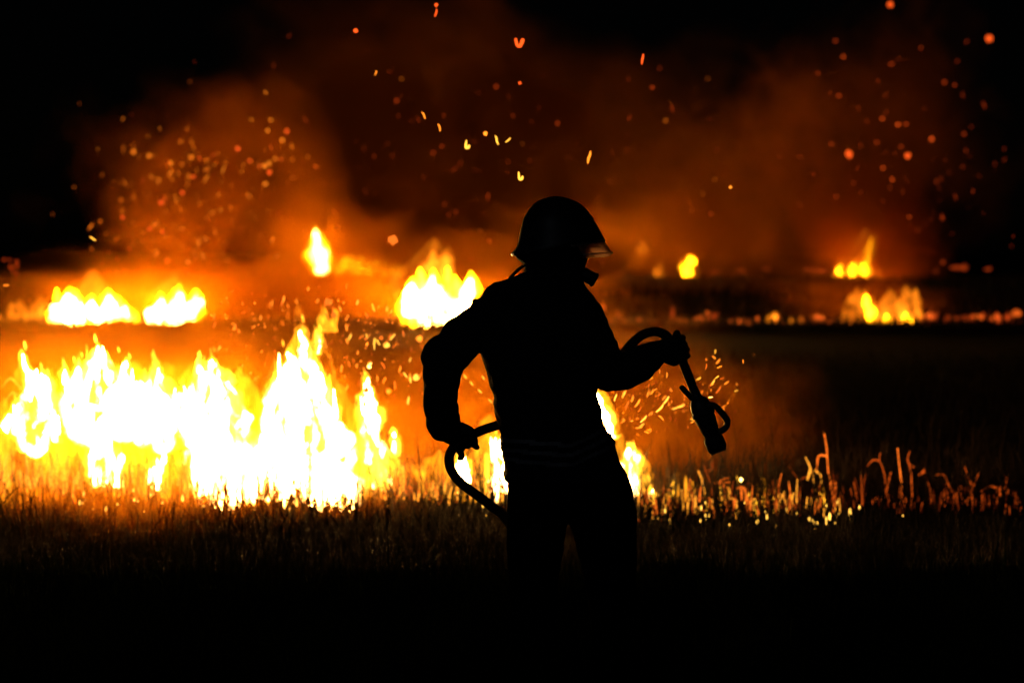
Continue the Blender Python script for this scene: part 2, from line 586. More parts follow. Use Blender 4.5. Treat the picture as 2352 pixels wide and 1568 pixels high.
def low_line(root, x0, x1, base, h, n, Y, mat, r=(4, 9)):
    """Low uneven flames along a burn line."""
    for k in range(n):
        x = rnd.uniform(x0, x1)
        hh = rnd.uniform(*h) * (0.4 + abs(noise.noise(Vector((x * 0.03, base, 1)))) * 2)
        rr = rnd.uniform(*r)
        b = base + rnd.uniform(-7, 5)
        tongue(root, [(x, b, rr * 0.8), (x + rnd.uniform(-3, 3), b - hh * 0.4, rr), (x + rnd.uniform(-5, 5), b - hh, rr * 0.4)], Y + rnd.uniform(-1, 1), mat, na=9, sub=3)


G1 = 'fires in the front row of burning stubble'
YN = 15.4
BY = 1172
fire('grass_fire', 'short twin-peaked white flame at the far left end of the front fire', 'fire', G1, YN, (75, BY),
     [[(80, 1045, 18), (76, 995, 38), (84, 945, 37), (86, 905, 30), (80, 875, 17), (60, 848, 5), (53, 815, 2)],
      [(12, 985, 14), (34, 955, 10), (44, 930, 4)],
      [(100, 960, 16), (108, 905, 12), (102, 868, 6)]], 6,
     veil=[[(40, 1160, 30), (50, 1080, 55), (60, 1000, 50), (55, 920, 30), (50, 850, 12)], [(110, 1160, 30), (115, 1060, 50), (110, 960, 45), (120, 870, 20)],
           [(0, 1150, 30), (0, 1080, 40), (5, 1000, 35), (10, 930, 15)]])
fire('grass_fire', 'widest bulging white flame in the left of the front fire', 'fire', G1, YN, (230, BY),
     [[(235, 1015, 30), (218, 975, 62), (214, 928, 64), (222, 880, 50), (228, 840, 30), (228, 816, 14), (228, 803, 4)],
      [(165, 985, 12), (160, 945, 22), (168, 900, 20), (178, 862, 9), (180, 845, 3)],
      [(285, 1000, 40), (288, 935, 40), (284, 885, 24), (286, 850, 9), (288, 835, 3)],
      [(150, 882, 7), (151, 868, 8), (153, 852, 3)], [(128, 1012, 10), (126, 985, 14), (128, 958, 5)],
      [(325, 1015, 30), (328, 965, 38), (326, 912, 22), (322, 880, 5)]], 8,
     veil=[[(180, 1150, 40), (170, 1060, 60), (165, 960, 50), (180, 870, 30), (185, 820, 10)], [(300, 1140, 50), (310, 1030, 60), (315, 930, 50), (310, 850, 20)]])
fire('grass_fire', 'low white flame licking the stubble under the widest front flame', 'fire', G1, YN - 0.15, (240, BY),
     [[(240, 1110, 22), (232, 1065, 33), (238, 1025, 20), (245, 1000, 6)], [(268, 1115, 16), (275, 1080, 12), (278, 1045, 5)]], 5,
     veil=[[(250, 1150, 45), (250, 1080, 60), (260, 1000, 50), (270, 940, 20)]])
fire('grass_fire', 'narrow spiked white flame between the two broad flames of the front fire', 'fire', G1, YN, (370, BY),
     [[(375, 1035, 24), (368, 975, 48), (362, 925, 42), (359, 885, 23), (357, 855, 8), (356, 832, 2)],
      [(425, 1000, 20), (420, 960, 38), (415, 925, 22), (408, 905, 6)], [(448, 1020, 30), (448, 962, 40), (440, 918, 22), (437, 892, 5)], [(310, 1000, 22), (318, 970, 26), (315, 935, 10)],
      [(350, 1118, 16), (358, 1085, 20), (374, 1060, 8), (376, 1040, 3)]], 7,
     veil=[[(380, 1150, 40), (385, 1060, 60), (390, 960, 50), (385, 880, 25), (380, 840, 8)], [(330, 1140, 40), (330, 1050, 50), (330, 960, 40), (325, 900, 15)]])
fire('grass_fire', 'broad sloping white flame with a forked tip near the middle of the front fire', 'fire', G1, YN, (510, BY),
     [[(520, 1165, 38), (512, 1105, 72), (505, 1045, 74), (492, 985, 55), (482, 935, 42), (474, 890, 32), (466, 862, 20), (458, 836, 7)],
      [(505, 905, 28), (494, 865, 16), (488, 838, 5), (486, 828, 2)],
      [(570, 1080, 24), (560, 1020, 26), (547, 960, 22), (534, 910, 12), (524, 878, 4)],
      [(472, 1135, 24), (460, 1070, 26), (468, 1015, 18), (475, 990, 6)],
      [(590, 1150, 30), (585, 1080, 25), (575, 1030, 10)], [(606, 1110, 24), (604, 1055, 26), (600, 1005, 10)], [(440, 1020, 10), (450, 990, 22), (452, 955, 16), (450, 925, 4)]], 7,
     veil=[[(450, 1150, 30), (440, 1060, 50), (440, 960, 50), (445, 880, 25), (445, 830, 8)], [(570, 1150, 40), (575, 1040, 50), (565, 930, 40), (550, 860, 15)]])
fire('grass_fire', 'tallest white flame of the front fire with a torn yellow tip', 'fire', G1, YN, (700, BY),
     [[(650, 1155, 34), (646, 1085, 44), (645, 1015, 45), (641, 955, 38), (650, 905, 32), (667, 862, 27), (671, 828, 16), (660, 812, 4)],
      [(705, 910, 20), (712, 865, 13), (704, 820, 14), (697, 787, 13), (690, 760, 4)],
      [(770, 1175, 46), (766, 1105, 60), (757, 1035, 52), (746, 970, 40), (734, 912, 30), (722, 862, 21), (712, 828, 9)],
      [(728, 812, 4), (731, 790, 5), (730, 768, 3)],
      [(772, 1192, 8), (774, 1180, 16), (770, 1165, 20)],
      [(700, 1150, 40), (700, 1080, 40), (697, 1000, 30), (690, 930, 22), (686, 890, 8)]], 9,
     veil=[[(620, 1140, 30), (625, 1040, 45), (635, 930, 45), (665, 830, 30), (690, 760, 12)], [(800, 1140, 40), (790, 1040, 50), (765, 930, 40), (735, 820, 20), (735, 730, 8)],
           [(750, 760, 14), (752, 735, 16), (748, 712, 6)], [(768, 760, 6), (770, 735, 9), (770, 712, 4)], [(738, 760, 6), (738, 728, 12), (742, 705, 5)]])
fire('grass_fire', 'slim isolated white flame standing right of the tallest flame', 'fire', G1, YN, (865, BY),
     [[(872, 1115, 24), (868, 1062, 27), (860, 1010, 22), (850, 962, 20), (843, 925, 17), (845, 892, 9), (845, 868, 2)]], 5,
     veil=[[(860, 1140, 35), (855, 1040, 40), (845, 950, 30), (840, 870, 10)], [(830, 1130, 20), (825, 1080, 25), (822, 1030, 14), (820, 990, 4)]])
fire('grass_fire', 'tiny detached wisp of flame hanging right of the slim white flame', 'fire', G1, YN, (910, BY),
     [[(912, 1048, 5), (909, 1030, 8), (906, 1012, 3)], [(906, 1003, 4), (905, 996, 3)]], 0,
     veil=[[(920, 1140, 25), (925, 1090, 30), (920, 1040, 15), (915, 1000, 5)]])
fire('grass_fire', 'white flame between the hanging hose loop and the left hip', 'fire', G1, YN, (1120, BY),
     [[(1132, 1152, 12), (1138, 1110, 18), (1146, 1070, 24), (1148, 1040, 20), (1152, 1015, 8)],
      [(1166, 1130, 12), (1166, 1100, 12), (1160, 1070, 8)],
      [(1072, 1110, 8), (1063, 1085, 15), (1060, 1062, 12), (1058, 1045, 4)]], 4,
     veil=[[(1080, 1150, 40), (1085, 1080, 50), (1100, 1020, 40), (1130, 970, 15)], [(1000, 1140, 40), (1000, 1090, 40), (1010, 1050, 15)], [(1120, 1150, 30), (1115, 1080, 35), (1120, 1020, 18)]])
fire('grass_fire', 'white flame showing along the right side of the trousers', 'fire', G1, YN, (1440, BY),
     [[(1468, 1158, 8), (1460, 1130, 12), (1450, 1090, 20), (1450, 1060, 19), (1444, 1036, 7)],
      [(1405, 1005, 8), (1398, 980, 9), (1388, 952, 7), (1376, 928, 7), (1369, 906, 5)],
      [(1488, 1142, 4), (1494, 1135, 7), (1497, 1128, 3)]], 3,
     veil=[[(1470, 1150, 25), (1472, 1090, 22), (1468, 1040, 10)], [(1420, 1060, 20), (1410, 1000, 22), (1395, 940, 16), (1385, 900, 5)]])

# burning stubble on the right
G3 = 'small fires in the stubble on the right'
for (x0, x1, n, lab) in ((1478, 1600, 26, 'thin orange flames among black stubble beside the right leg'),
                         (1600, 1760, 30, 'scattered thin yellow flames in stubble below the nozzle'),
                         (1760, 1950, 22, 'small yellow flames in stubble at the foot of the tallest firelit stalk')):
    root = empty('stubble_fire', P((x0 + x1) / 2, BY, YN))
    tag(root, lab, 'fire', G3)
    for k in range(n):
        x = rnd.uniform(x0, x1)
        yb = rnd.uniform(1150, 1205)
        h = rnd.uniform(18, 75) * (1.0 if x < 1700 else 0.8)
        r = rnd.uniform(3, 6.5)
        tongue(root, [(x, yb, r * 0.7), (x + rnd.uniform(-2, 2), yb - h * 0.4, r), (x + rnd.uniform(-5, 5), yb - h, r * 0.4)], YN + 0.1,
               rnd.choice(('mid', 'veil', 'veil')), na=8, sub=3, dy=rnd.uniform(-0.6, 0.5))

# fires farther back
G2 = 'fires burning farther back across the field'
YM, YF = 55.5, 150.0
kw = dict(sub=4, na=14)
ff = fire('grass_fire', 'leftmost white fire of the second row with twin humps', 'fire', G2, YM, (200, 745),
     [[(158, 742, 30), (155, 720, 34), (158, 700, 24), (156, 684, 8)], [(185, 738, 20), (180, 715, 18), (183, 700, 6)],
      [(225, 742, 22), (215, 722, 16), (212, 700, 8)], [(255, 742, 34), (255, 722, 28), (252, 700, 16), (250, 684, 6)], [(295, 738, 16), (290, 722, 14), (285, 708, 5)]], 4,
     mat='core_far', lick_mat='mid_far', veil=[[(100, 742, 30), (95, 715, 30), (90, 690, 12)], [(40, 740, 30), (40, 715, 26), (45, 695, 10)], [(220, 745, 90), (215, 715, 90), (210, 680, 50)]], **kw)
low_line(ff, 105, 325, 746, (10, 34), 16, YM, 'mid_far')
low_line(ff, -20, 120, 744, (10, 34), 14, YM, 'low_far', (8, 16))
ff = fire('grass_fire', 'white fire of the second row with a curled right tip', 'fire', G2, YM, (395, 745),
     [[(360, 742, 26), (362, 722, 20), (370, 700, 10), (372, 690, 4)], [(405, 742, 32), (405, 718, 24), (412, 692, 16), (415, 672, 6)],
      [(430, 730, 20), (445, 712, 18), (452, 695, 14), (450, 684, 6)]], 5,
     mat='core_far', lick_mat='mid_far', veil=[[(400, 745, 75), (400, 710, 80), (405, 670, 40)]], **kw)
low_line(ff, 325, 475, 748, (10, 34), 12, YM, 'mid_far')
ff = fire('grass_fire', 'large round white fire just left of the shoulder', 'fire', G2, 53.5, (1000, 755),
     [[(995, 752, 40), (1000, 722, 62), (1000, 690, 60), (998, 665, 40), (995, 650, 14)], [(950, 722, 20), (945, 690, 18), (948, 660, 8)],
      [(1060, 720, 20), (1070, 690, 20), (1076, 660, 14), (1080, 642, 5)]], 5,
     mat='core_far', lick_mat='mid_far', veil=[[(1000, 700, 100), (1000, 650, 90), (1005, 610, 50)], [(1020, 650, 20), (1022, 615, 30), (1030, 590, 20)], [(985, 625, 18), (990, 600, 20), (995, 582, 8)],
                                              [(1020, 640, 14), (1025, 615, 16), (1028, 595, 10)]], **kw)
low_line(ff, 920, 1095, 757, (12, 40), 14, 53.5, 'mid_far')
fire('grass_fire', 'bright upright fire at the left end of the farthest row', 'fire', G2, YF, (738, 636),
     [[(742, 628, 14), (738, 600, 22), (735, 575, 20), (730, 550, 12), (725, 532, 5)]], 6,
     mat='core_vfar', lick_mat='mid_far', veil=[[(740, 632, 26), (735, 590, 36), (728, 540, 20)]], **kw)
ff = fire('grass_fire', 'low yellow strip of fire right of the farthest upright fire', 'fire', G2, YF, (850, 634),
     [[(790, 624, 12), (792, 608, 12), (795, 592, 4)], [(825, 626, 12), (828, 608, 12), (830, 592, 4)], [(860, 624, 11), (862, 610, 11), (866, 598, 4)], [(905, 630, 12), (908, 618, 11), (910, 604, 4)],
      [(775, 630, 9), (778, 616, 9), (780, 605, 3)], [(808, 632, 9), (810, 612, 9), (808, 588, 3)], [(842, 630, 9), (845, 614, 8), (846, 602, 3)], [(882, 632, 10), (884, 616, 9), (882, 600, 3)], [(924, 634, 7), (925, 624, 6), (926, 616, 3)]], 2,
     mat='mid_far', lick_mat='low_far', veil=[[(800, 634, 40), (800, 605, 40), (790, 580, 18)], [(880, 636, 40), (880, 612, 36), (870, 592, 14)]], **kw)
low_line(ff, 755, 930, 634, (10, 26), 20, YF, 'mid_far', (4, 8))
low_line(ff, 640, 770, 636, (8, 20), 8, YF, 'low_far', (6, 12))
ff = fire('grass_fire', 'pointed yellow fire of the farthest row on the right', 'fire', G2, YF, (1970, 636),
     [[(1984, 632, 12), (1990, 605, 12), (1998, 575, 9), (2005, 548, 5)], [(1928, 630, 8), (1930, 620, 9), (1932, 610, 4)], [(1955, 632, 10), (1958, 618, 9), (1960, 605, 4)]], 2,
     mat='mid_far', lick_mat='low_far', veil=[[(1960, 634, 46), (1970, 600, 46), (1990, 545, 20)]], **kw)
low_line(ff, 1905, 2030, 636, (8, 22), 10, YF, 'low_far', (6, 11))
ff = fire('grass_fire', 'forked yellow fire of the second row on the right', 'fire', G2, YM, (2040, 745),
     [[(2002, 742, 14), (1996, 720, 14), (1992, 698, 12), (1988, 682, 5)], [(2035, 745, 10), (2036, 735, 10), (2036, 725, 4)], [(2085, 744, 12), (2082, 735, 12), (2080, 725, 6)]], 2,
     mat='mid_far', lick_mat='low_far', veil=[[(2070, 740, 18), (2078, 705, 20), (2082, 672, 14)], [(2100, 742, 12), (2102, 705, 12), (2104, 670, 8)], [(1960, 742, 30), (1965, 705, 26), (1970, 670, 10)],
                                              [(2040, 745, 50), (2040, 725, 50), (2045, 690, 20)]], **kw)
low_line(ff, 1950, 2125, 746, (8, 26), 14, YM, 'low_far', (5, 11))
fire('grass_fire', 'small bright round fire right of the visor with a tilted top', 'fire', G2, YF, (1580, 640),
     [[(1578, 634, 10), (1578, 618, 15), (1584, 604, 14), (1597, 597, 6)]], 1, mat='mid_far', lick_mat='low_far',
     veil=[[(1582, 636, 14), (1584, 615, 24), (1595, 598, 12)]], **kw)
fire('grass_fire', 'small oval orange fire between the visor and the bright round fire', 'fire', G2, YF, (1514, 640),
     [], 0, veil=[[(1506, 636, 8), (1514, 620, 13), (1522, 606, 8)], [(1508, 634, 7), (1514, 622, 10), (1520, 608, 6)]], **kw)
fire('grass_fire', 'dim orange oval glow nearest the visor on the far field', 'fire', G2, YF, (1474, 640),
     [], 0, veil=[[(1462, 577, 14), (1474, 575, 18), (1488, 573, 14)]], **kw)
fire('grass_fire', 'left one of two small orange fires in the red ember row', 'fire', G2, YM, (1772, 755),
     [], 0, veil=[[(1762, 752, 12), (1772, 742, 16), (1782, 728, 10)], [(1766, 750, 8), (1774, 740, 10), (1784, 728, 6)], [(1766, 750, 8), (1774, 740, 10), (1784, 730, 6)]], **kw)
fire('grass_fire', 'right one of two small orange fires in the red ember row', 'fire', G2, YM, (1826, 755),
     [], 0, veil=[[(1818, 756, 8), (1818, 745, 13), (1814, 734, 6)], [(1834, 750, 8), (1838, 742, 9), (1840, 732, 5)], [(1820, 754, 8), (1820, 745, 9), (1818, 736, 5)]], **kw)

fire('grass_fire', 'unseen white fire added behind the helmet to light the smoke', 'fire', G2, YF, (1270, 636),
     [[(1262, 632, 24), (1265, 595, 30), (1268, 550, 24), (1270, 515, 8)]], 2, mat='core_vfar', lick_mat='mid_far', **kw)  # hidden from the camera, added to light the central smoke
fire('grass_fire', 'unseen second-row white fire added behind the torso to light the smoke', 'fire', G2, YM, (1240, 745),
     [[(1150, 742, 26), (1155, 715, 24), (1160, 690, 10)], [(1215, 742, 46), (1218, 700, 48), (1222, 660, 26), (1225, 640, 8)], [(1300, 742, 40), (1300, 705, 38), (1296, 675, 16)]], 2, mat='core_far', lick_mat='mid_far', **kw)  # also added out of view, brightens the middle smoke
fire('grass_fire', 'unseen broad white flame added behind the jacket to light the smoke', 'fire', G1, YN, (1290, BY),
     [[(1225, 1160, 36), (1228, 1080, 44), (1225, 1000, 38), (1222, 930, 22), (1220, 890, 6)], [(1320, 1160, 50), (1325, 1070, 58), (1318, 980, 46), (1312, 910, 24), (1308, 860, 8)], [(1390, 1150, 26), (1385, 1090, 28), (1375, 1040, 16), (1368, 1000, 6)]], 3)  # added unseen behind the figure to light the smoke on the right

ff = empty('grass_fire', P(640, 745, YM))
tag(ff, 'low broken orange flames of the second row left of the tallest tip', 'fire', G2)
low_line(ff, 560, 720, 744, (8, 26), 16, YM, 'low_far', (4, 9))
ff = empty('grass_fire', P(860, 748, YM))
tag(ff, 'low broken orange flames of the second row before the large round fire', 'fire', G2)
low_line(ff, 780, 930, 748, (8, 28), 14, YM, 'low_far', (4, 9))
ff = empty('grass_fire', P(1660, 742, YM))
tag(ff, 'low dim red flames along the second row right of the arm', 'fire', G2)
low_line(ff, 1385, 1960, 743, (5, 22), 34, YM, 'glow', (5, 12))
ff = empty('grass_fire', P(2230, 738, YM))
tag(ff, 'low dim red flames along the second row at the right edge', 'fire', G2)
low_line(ff, 2110, 2352, 738, (6, 26), 20, YM, 'glow_dim', (5, 12))

# smouldering patches along the far burn lines
PATCH = {}


def patch(px, py, rx, ry, Y, mat, label, group):
    mb = MB()
    s = px2m(Y)
    c = P(px, py, Y)
    sd = rnd.uniform(0, 50)
    rings = []
    n = 10
    for i in range(6):
        ph = math.pi * (i + 0.5) / 6
        ring = []
        for j in range(n):
            th = 2 * math.pi * j / n
            k = 1 + 0.55 * noise.noise(Vector((math.cos(th) * 1.3 + sd, math.sin(th) * 1.3, ph)))
            ring.append(c + Vector((math.cos(th) * math.sin(ph) * rx * s * k, math.sin(th) * math.sin(ph) * rx * s * 0.7, -math.cos(ph) * ry * s * k)))
        rings.append(ring)
    mb.rings(rings)
    o = mb.build('ember_patch', M[mat])
    tag(o, label, 'ember patch', group)
    PATCH.setdefault(group, []).append((px, o))
    return o


LP1 = 'dull red smouldering patch in the second burn line'
for (x, y, rx, ry) in ((1560, 738, 16, 10), (1545, 722, 7, 14), (1610, 735, 14, 9), (1640, 728, 16, 8), (1690, 738, 16, 6), (1730, 738, 18, 6), (1625, 720, 8, 8), (1400, 738, 22, 7),
                       (1386, 706, 6, 14), (1440, 740, 12, 6), (2125, 740, 18, 12), (2136, 725, 10, 10), (2175, 735, 8, 10), (2220, 730, 14, 8), (2245, 728, 14, 8), (2290, 730, 10, 10), (2335, 720, 12, 7), (1470, 735, 8, 6), (1510, 742, 10, 5), (1900, 742, 14, 5), (1940, 744, 16, 5)):
    patch(x, y, rx * rnd.uniform(.6, 1.4), ry * rnd.uniform(.7, 1.5), 55.5 + rnd.uniform(-1, 1), rnd.choice(('glow', 'glow_dim')), LP1, 'smouldering patches in the second burn line')
LP2 = 'faint red smouldering patch on the farthest burn line'
for (x, y, rx, ry) in ((1860, 620, 16, 7), (1890, 622, 18, 5), (2060, 622, 12, 5), (2165, 602, 6, 5), (2195, 615, 14, 6), (2215, 614, 10, 8), (2150, 622, 8, 6), (2270, 618, 10, 4), (1700, 622, 14, 4), (1760, 618, 12, 4), (1640, 624, 14, 4), (1420, 628, 16, 5)):
    patch(x, y, rx, ry, 150 + rnd.uniform(-3, 3), 'glow_dim', LP2, 'smouldering patches on the farthest burn line')
LP3 = 'orange smouldering patch on the far field left of the helmet'
for (x, y, rx, ry) in ((1095, 622, 14, 10), (1110, 630, 5, 6), (1150, 625, 10, 6), (1060, 640, 8, 6), (960, 640, 10, 6)):
    patch(x, y, rx, ry, 130, 'glow', LP3, 'smouldering patches left of the helmet')

# ------------------------------------------------------------------ dry grass
def stems(name, n, xr, yr, hr, label, seed, wr=(0.002, 0.0045), bend=0.25, mat='straw', tall=1.5):
    """Thin three-sided stems and bent leaves joined into one mass of stubble."""
    rg = np.random.default_rng(seed)
    Yv = rg.uniform(yr[0], yr[1], n)
    if xr is None:
        X = rg.uniform(-1, 1, n) * (Yv * 0.235 + 0.3)
    else:
        X = rg.uniform(xr[0], xr[1], n)
    clump = np.array([noise.noise(Vector((x * 1.6, y * 1.6, seed))) for x, y in zip(X, Yv)])
    H = rg.uniform(hr[0], hr[1], n) * (1 + 0.5 * clump) * np.where(rg.uniform(size=n) < 0.06, tall, 1.0)
    W = rg.uniform(wr[0], wr[1], n)
    ang = rg.uniform(0, 2 * np.pi, n)
    B = rg.normal(0, bend, n) * H + np.where(rg.uniform(size=n) < 0.25, rg.uniform(0.3, 0.9, n) * H, 0)
    Z = np.array([ground_z(x, y) for x, y in zip(X, Yv)]) - 0.01
    levels = np.array([0.0, 0.45, 0.8, 1.0])
    wid = np.array([1.0, 0.9, 0.65, 0.12])
    V = np.zeros((n, 4, 3, 3), dtype=np.float32)
    droop = np.clip(np.abs(B) / H - 0.3, 0, 1) * 0.35
    for i, (l, w) in enumerate(zip(levels, wid)):
        cx = X + np.cos(ang) * B * l ** 2.2
        cyy = Yv + np.sin(ang) * B * l ** 2.2
        cz = Z + H * (l - droop * l ** 3)
        for j in range(3):
            a = ang + j * 2 * np.pi / 3
            V[:, i, j, 0] = cx + np.cos(a) * W * w
            V[:, i, j, 1] = cyy + np.sin(a) * W * w
            V[:, i, j, 2] = cz
    base = (np.arange(n) * 12)[:, None, None]
    q = []
    for i in range(3):
        for j in range(3):
            k = (j + 1) % 3
            q.append([i * 3 + j, i * 3 + k, (i + 1) * 3 + k, (i + 1) * 3 + j])
    F = (base + np.array(q)[None]).reshape(-1)
    me = bpy.data.meshes.new(name)
    nv, nf = n * 12, n * 9
    me.vertices.add(nv)
    me.vertices.foreach_set('co', V.reshape(-1))
    me.loops.add(nf * 4)
    me.loops.foreach_set('vertex_index', F.astype(np.int32))
    me.polygons.add(nf)
    me.polygons.foreach_set('loop_start', (np.arange(nf) * 4).astype(np.int32))
    me.update(calc_edges=True)
    o = link_mesh(name, me, M[mat], smooth=False)
    tag(o, label, kind='stuff')
    return o


stems('dry_grass', 26000, None, (11.5, 15.0), (0.05, 0.20), 'dense dark dry grass in front of the fire', 3)
stems('dry_grass', 30000, None, (8.8, 11.8), (0.08, 0.20), 'dark dry grass around the feet of the firefighter', 4, mat='grass_shaded')
stems('dry_grass', 24000, None, (6.2, 8.25), (0.22, 0.42), 'tall dark grass in the foreground', 8, tall=1.0, mat='grass_shaded')  # added to cover the lower legs, shade painted into its colour
stems('dry_grass', 1300, (-3.4, 3.4), (13.4, 15.0), (0.06, 0.26), 'charred black stems standing before the flames', 14, wr=(0.004, 0.008), bend=0.35, mat='char', tall=1.3)
stems('dry_grass', 7000, None, (60, 150), (0.15, 0.5), 'far tufts of unburnt grass across the field', 10, wr=(0.02, 0.05))
stems('dry_grass', 6000, None, (50, 54.5), (0.08, 0.30), 'stubble before the second row of fires', 9, wr=(0.008, 0.02))
stems('dry_grass', 5000, None, (14.6, 16.6), (0.15, 0.42), 'taller dry stubble standing in the flames', 5, wr=(0.003, 0.006))
stems('dry_grass', 12000, None, (16.6, 40), (0.05, 0.18), 'burnt stubble behind the front fire', 6, wr=(0.003, 0.008))

# glowing specks low in the stubble
def specks():
    rg = random.Random(12)
    mb = MB()
    for k in range(100):
        if rg.random() < 0.45:
            x, y = rg.uniform(1470, 1960), rg.gauss(1188, 18)
        elif rg.random() < 0.7:
            x, y = rg.uniform(180, 900), rg.gauss(1152, 16)
        else:
            x, y = rg.uniform(900, 2330), rg.gauss(1172, 20)
        Y = rg.uniform(13.2, 15.0)
        c = P(x, y, Y)
        r = rg.uniform(0.0015, 0.004) * (2.0 if rg.random() < 0.2 else 1)
        h = rg.uniform(1, 3.5)
        ring = lambda z, s: [c + Vector((math.cos(t) * r * s, math.sin(t) * r * s, z * r * h)) for t in (0, 1.26, 2.51, 3.77, 5.03)]
        mb.rings([ring(-1.1, 0.4), ring(-0.4, 1), ring(0.5, 0.9), ring(1.2, 0.3)])
    o = mb.build('glowing_stubble', M['e_speck'], smooth=True)
    tag(o, 'glowing bits of straw low in the stubble', kind='stuff')


specks()


def firelit_stubble(n, xr, yr, hr, mats, seed, label, Y0=15.0):
    """A fringe of thin straws, too many to count; firelight on them painted as emission."""
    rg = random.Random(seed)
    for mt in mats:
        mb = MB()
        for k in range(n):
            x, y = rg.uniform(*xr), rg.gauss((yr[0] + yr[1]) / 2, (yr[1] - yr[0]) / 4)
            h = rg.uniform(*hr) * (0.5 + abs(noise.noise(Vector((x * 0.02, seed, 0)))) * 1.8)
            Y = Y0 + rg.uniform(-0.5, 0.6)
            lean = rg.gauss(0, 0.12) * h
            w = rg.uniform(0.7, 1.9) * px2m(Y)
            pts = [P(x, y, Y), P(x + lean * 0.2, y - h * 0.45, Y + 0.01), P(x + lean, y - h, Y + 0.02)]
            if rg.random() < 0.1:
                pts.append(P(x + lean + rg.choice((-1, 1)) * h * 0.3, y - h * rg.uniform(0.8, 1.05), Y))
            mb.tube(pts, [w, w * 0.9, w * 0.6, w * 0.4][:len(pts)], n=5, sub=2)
        tag(mb.build('firelit_stubble', M[mt], smooth=True), label, kind='stuff')


firelit_stubble(150, (1465, 1930), (1150, 1205), (12, 60), ('ember_firelit', 'firelit_bright', 'ember_firelit_dim'), 21, 'fringe of thin straws with painted firelight under the nozzle')
firelit_stubble(110, (1880, 2352), (1140, 1190), (10, 50), ('ember_firelit_dim', 'firelit_faint'), 22, 'fringe of straws with painted dull red firelight at the right')
firelit_stubble(110, (-20, 480), (1090, 1150), (25, 110), ('ember_firelit', 'firelit_bright'), 23, 'fringe of straws with painted firelight at the foot of the left flames', Y0=14.7)
firelit_stubble(60, (880, 1160), (1120, 1165), (15, 70), ('ember_firelit', 'firelit_bright'), 24, 'fringe of straws with painted firelight left of the hose loop')

# individual stalks; the firelight falling on them is put in as emission
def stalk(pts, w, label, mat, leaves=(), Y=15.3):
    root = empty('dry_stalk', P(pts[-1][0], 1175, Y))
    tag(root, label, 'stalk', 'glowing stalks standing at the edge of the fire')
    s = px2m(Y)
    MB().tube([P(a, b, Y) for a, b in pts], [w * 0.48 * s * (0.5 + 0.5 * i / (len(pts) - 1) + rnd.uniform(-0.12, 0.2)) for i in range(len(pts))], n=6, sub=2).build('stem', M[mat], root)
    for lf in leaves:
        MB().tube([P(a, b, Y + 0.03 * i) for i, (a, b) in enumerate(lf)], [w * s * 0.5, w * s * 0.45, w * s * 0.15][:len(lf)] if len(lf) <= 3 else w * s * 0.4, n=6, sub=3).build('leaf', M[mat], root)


stalk([(1893, 995), (1899, 1030), (1902, 1080), (1914, 1140), (1916, 1170)], 5, 'tallest orange stalk with painted firelight and a short side branch', 'ember_firelit', [[(1899, 1047), (1880, 1047), (1876, 1080)]])
stalk([(1850, 1050), (1862, 1075), (1872, 1120), (1880, 1175)], 5, 'bright orange stalk just left of the tallest stalk', 'firelit_bright', [[(1862, 1075), (1855, 1100)], [(1872, 1080), (1884, 1090), (1886, 1110)]])
stalk([(2062, 1030), (2065, 1065), (2070, 1110), (2068, 1170)], 5, 'straight upright red stalk standing alone on the right', 'ember_firelit')
stalk([(2022, 1040), (2020, 1058), (2032, 1090), (2036, 1170)], 4, 'thin dim red stalk with a drooping leaf left of the straight red one', 'ember_firelit_dim', [[(2020, 1058), (2005, 1056), (1992, 1070)], [(2046, 1085), (2040, 1110), (2036, 1135)]])
stalk([(2090, 1036), (2084, 1055), (2092, 1080), (2096, 1170)], 5, 'dim crooked red stalk right of the straight red one', 'ember_firelit_dim', [[(2088, 1065), (2098, 1072)]])
stalk([(2124, 1074), (2128, 1100), (2138, 1135), (2140, 1175)], 7, 'thick dull orange stalk below the crooked red one', 'ember_firelit_dim', [[(2124, 1080), (2112, 1090)]])
stalk([(2150, 1090), (2168, 1090), (2178, 1112), (2194, 1145), (2196, 1178)], 4, 'orange stalk bent over to the left like a hook', 'ember_firelit_dim')
stalk([(2216, 1072), (2224, 1095), (2234, 1125), (2236, 1178)], 3.5, 'thin faint red forked stalk near the right edge', 'ember_firelit_dim', [[(2248, 1085), (2240, 1105), (2234, 1125)]])
stalk([(2302, 1110), (2306, 1135), (2304, 1160), (2310, 1190)], 5, 'leafy orange plant with a drooping leaf nearest the right edge', 'ember_firelit_dim', [[(2304, 1130), (2276, 1116), (2248, 1132)], [(2304, 1130), (2290, 1118), (2312, 1132)], [(2306, 1125), (2312, 1096)], [(2304, 1140), (2290, 1128)]])
stalk([(1812, 1069), (1822, 1085), (1836, 1110), (1842, 1170)], 3, 'thin red stalk leaning left before the bright orange stalk', 'ember_firelit_dim', [[(1834, 1104), (1850, 1094)]])
stalk([(1604, 1082), (1612, 1100), (1620, 1140), (1628, 1180)], 5.5, 'yellow firelit stalk standing under the nozzle tip', 'firelit_bright')
stalk([(1614, 1062), (1620, 1080), (1632, 1110), (1640, 1175)], 3.5, 'dim orange stalk forked into a Y under the nozzle', 'ember_firelit_dim', [[(1636, 1062), (1634, 1078), (1622, 1080)]])
stalk([(1640, 1110), (1655, 1106), (1664, 1130), (1670, 1178)], 4, 'orange stalk with a fan of short spread leaves', 'ember_firelit', [[(1645, 1112), (1660, 1100), (1676, 1098)], [(1645, 1112), (1662, 1108), (1678, 1107)], [(1648, 1113), (1664, 1115), (1672, 1122)]])
stalk([(1585, 1100), (1588, 1120), (1584, 1170)], 5, 'short thick orange stub left of the yellow firelit stalk', 'ember_firelit')
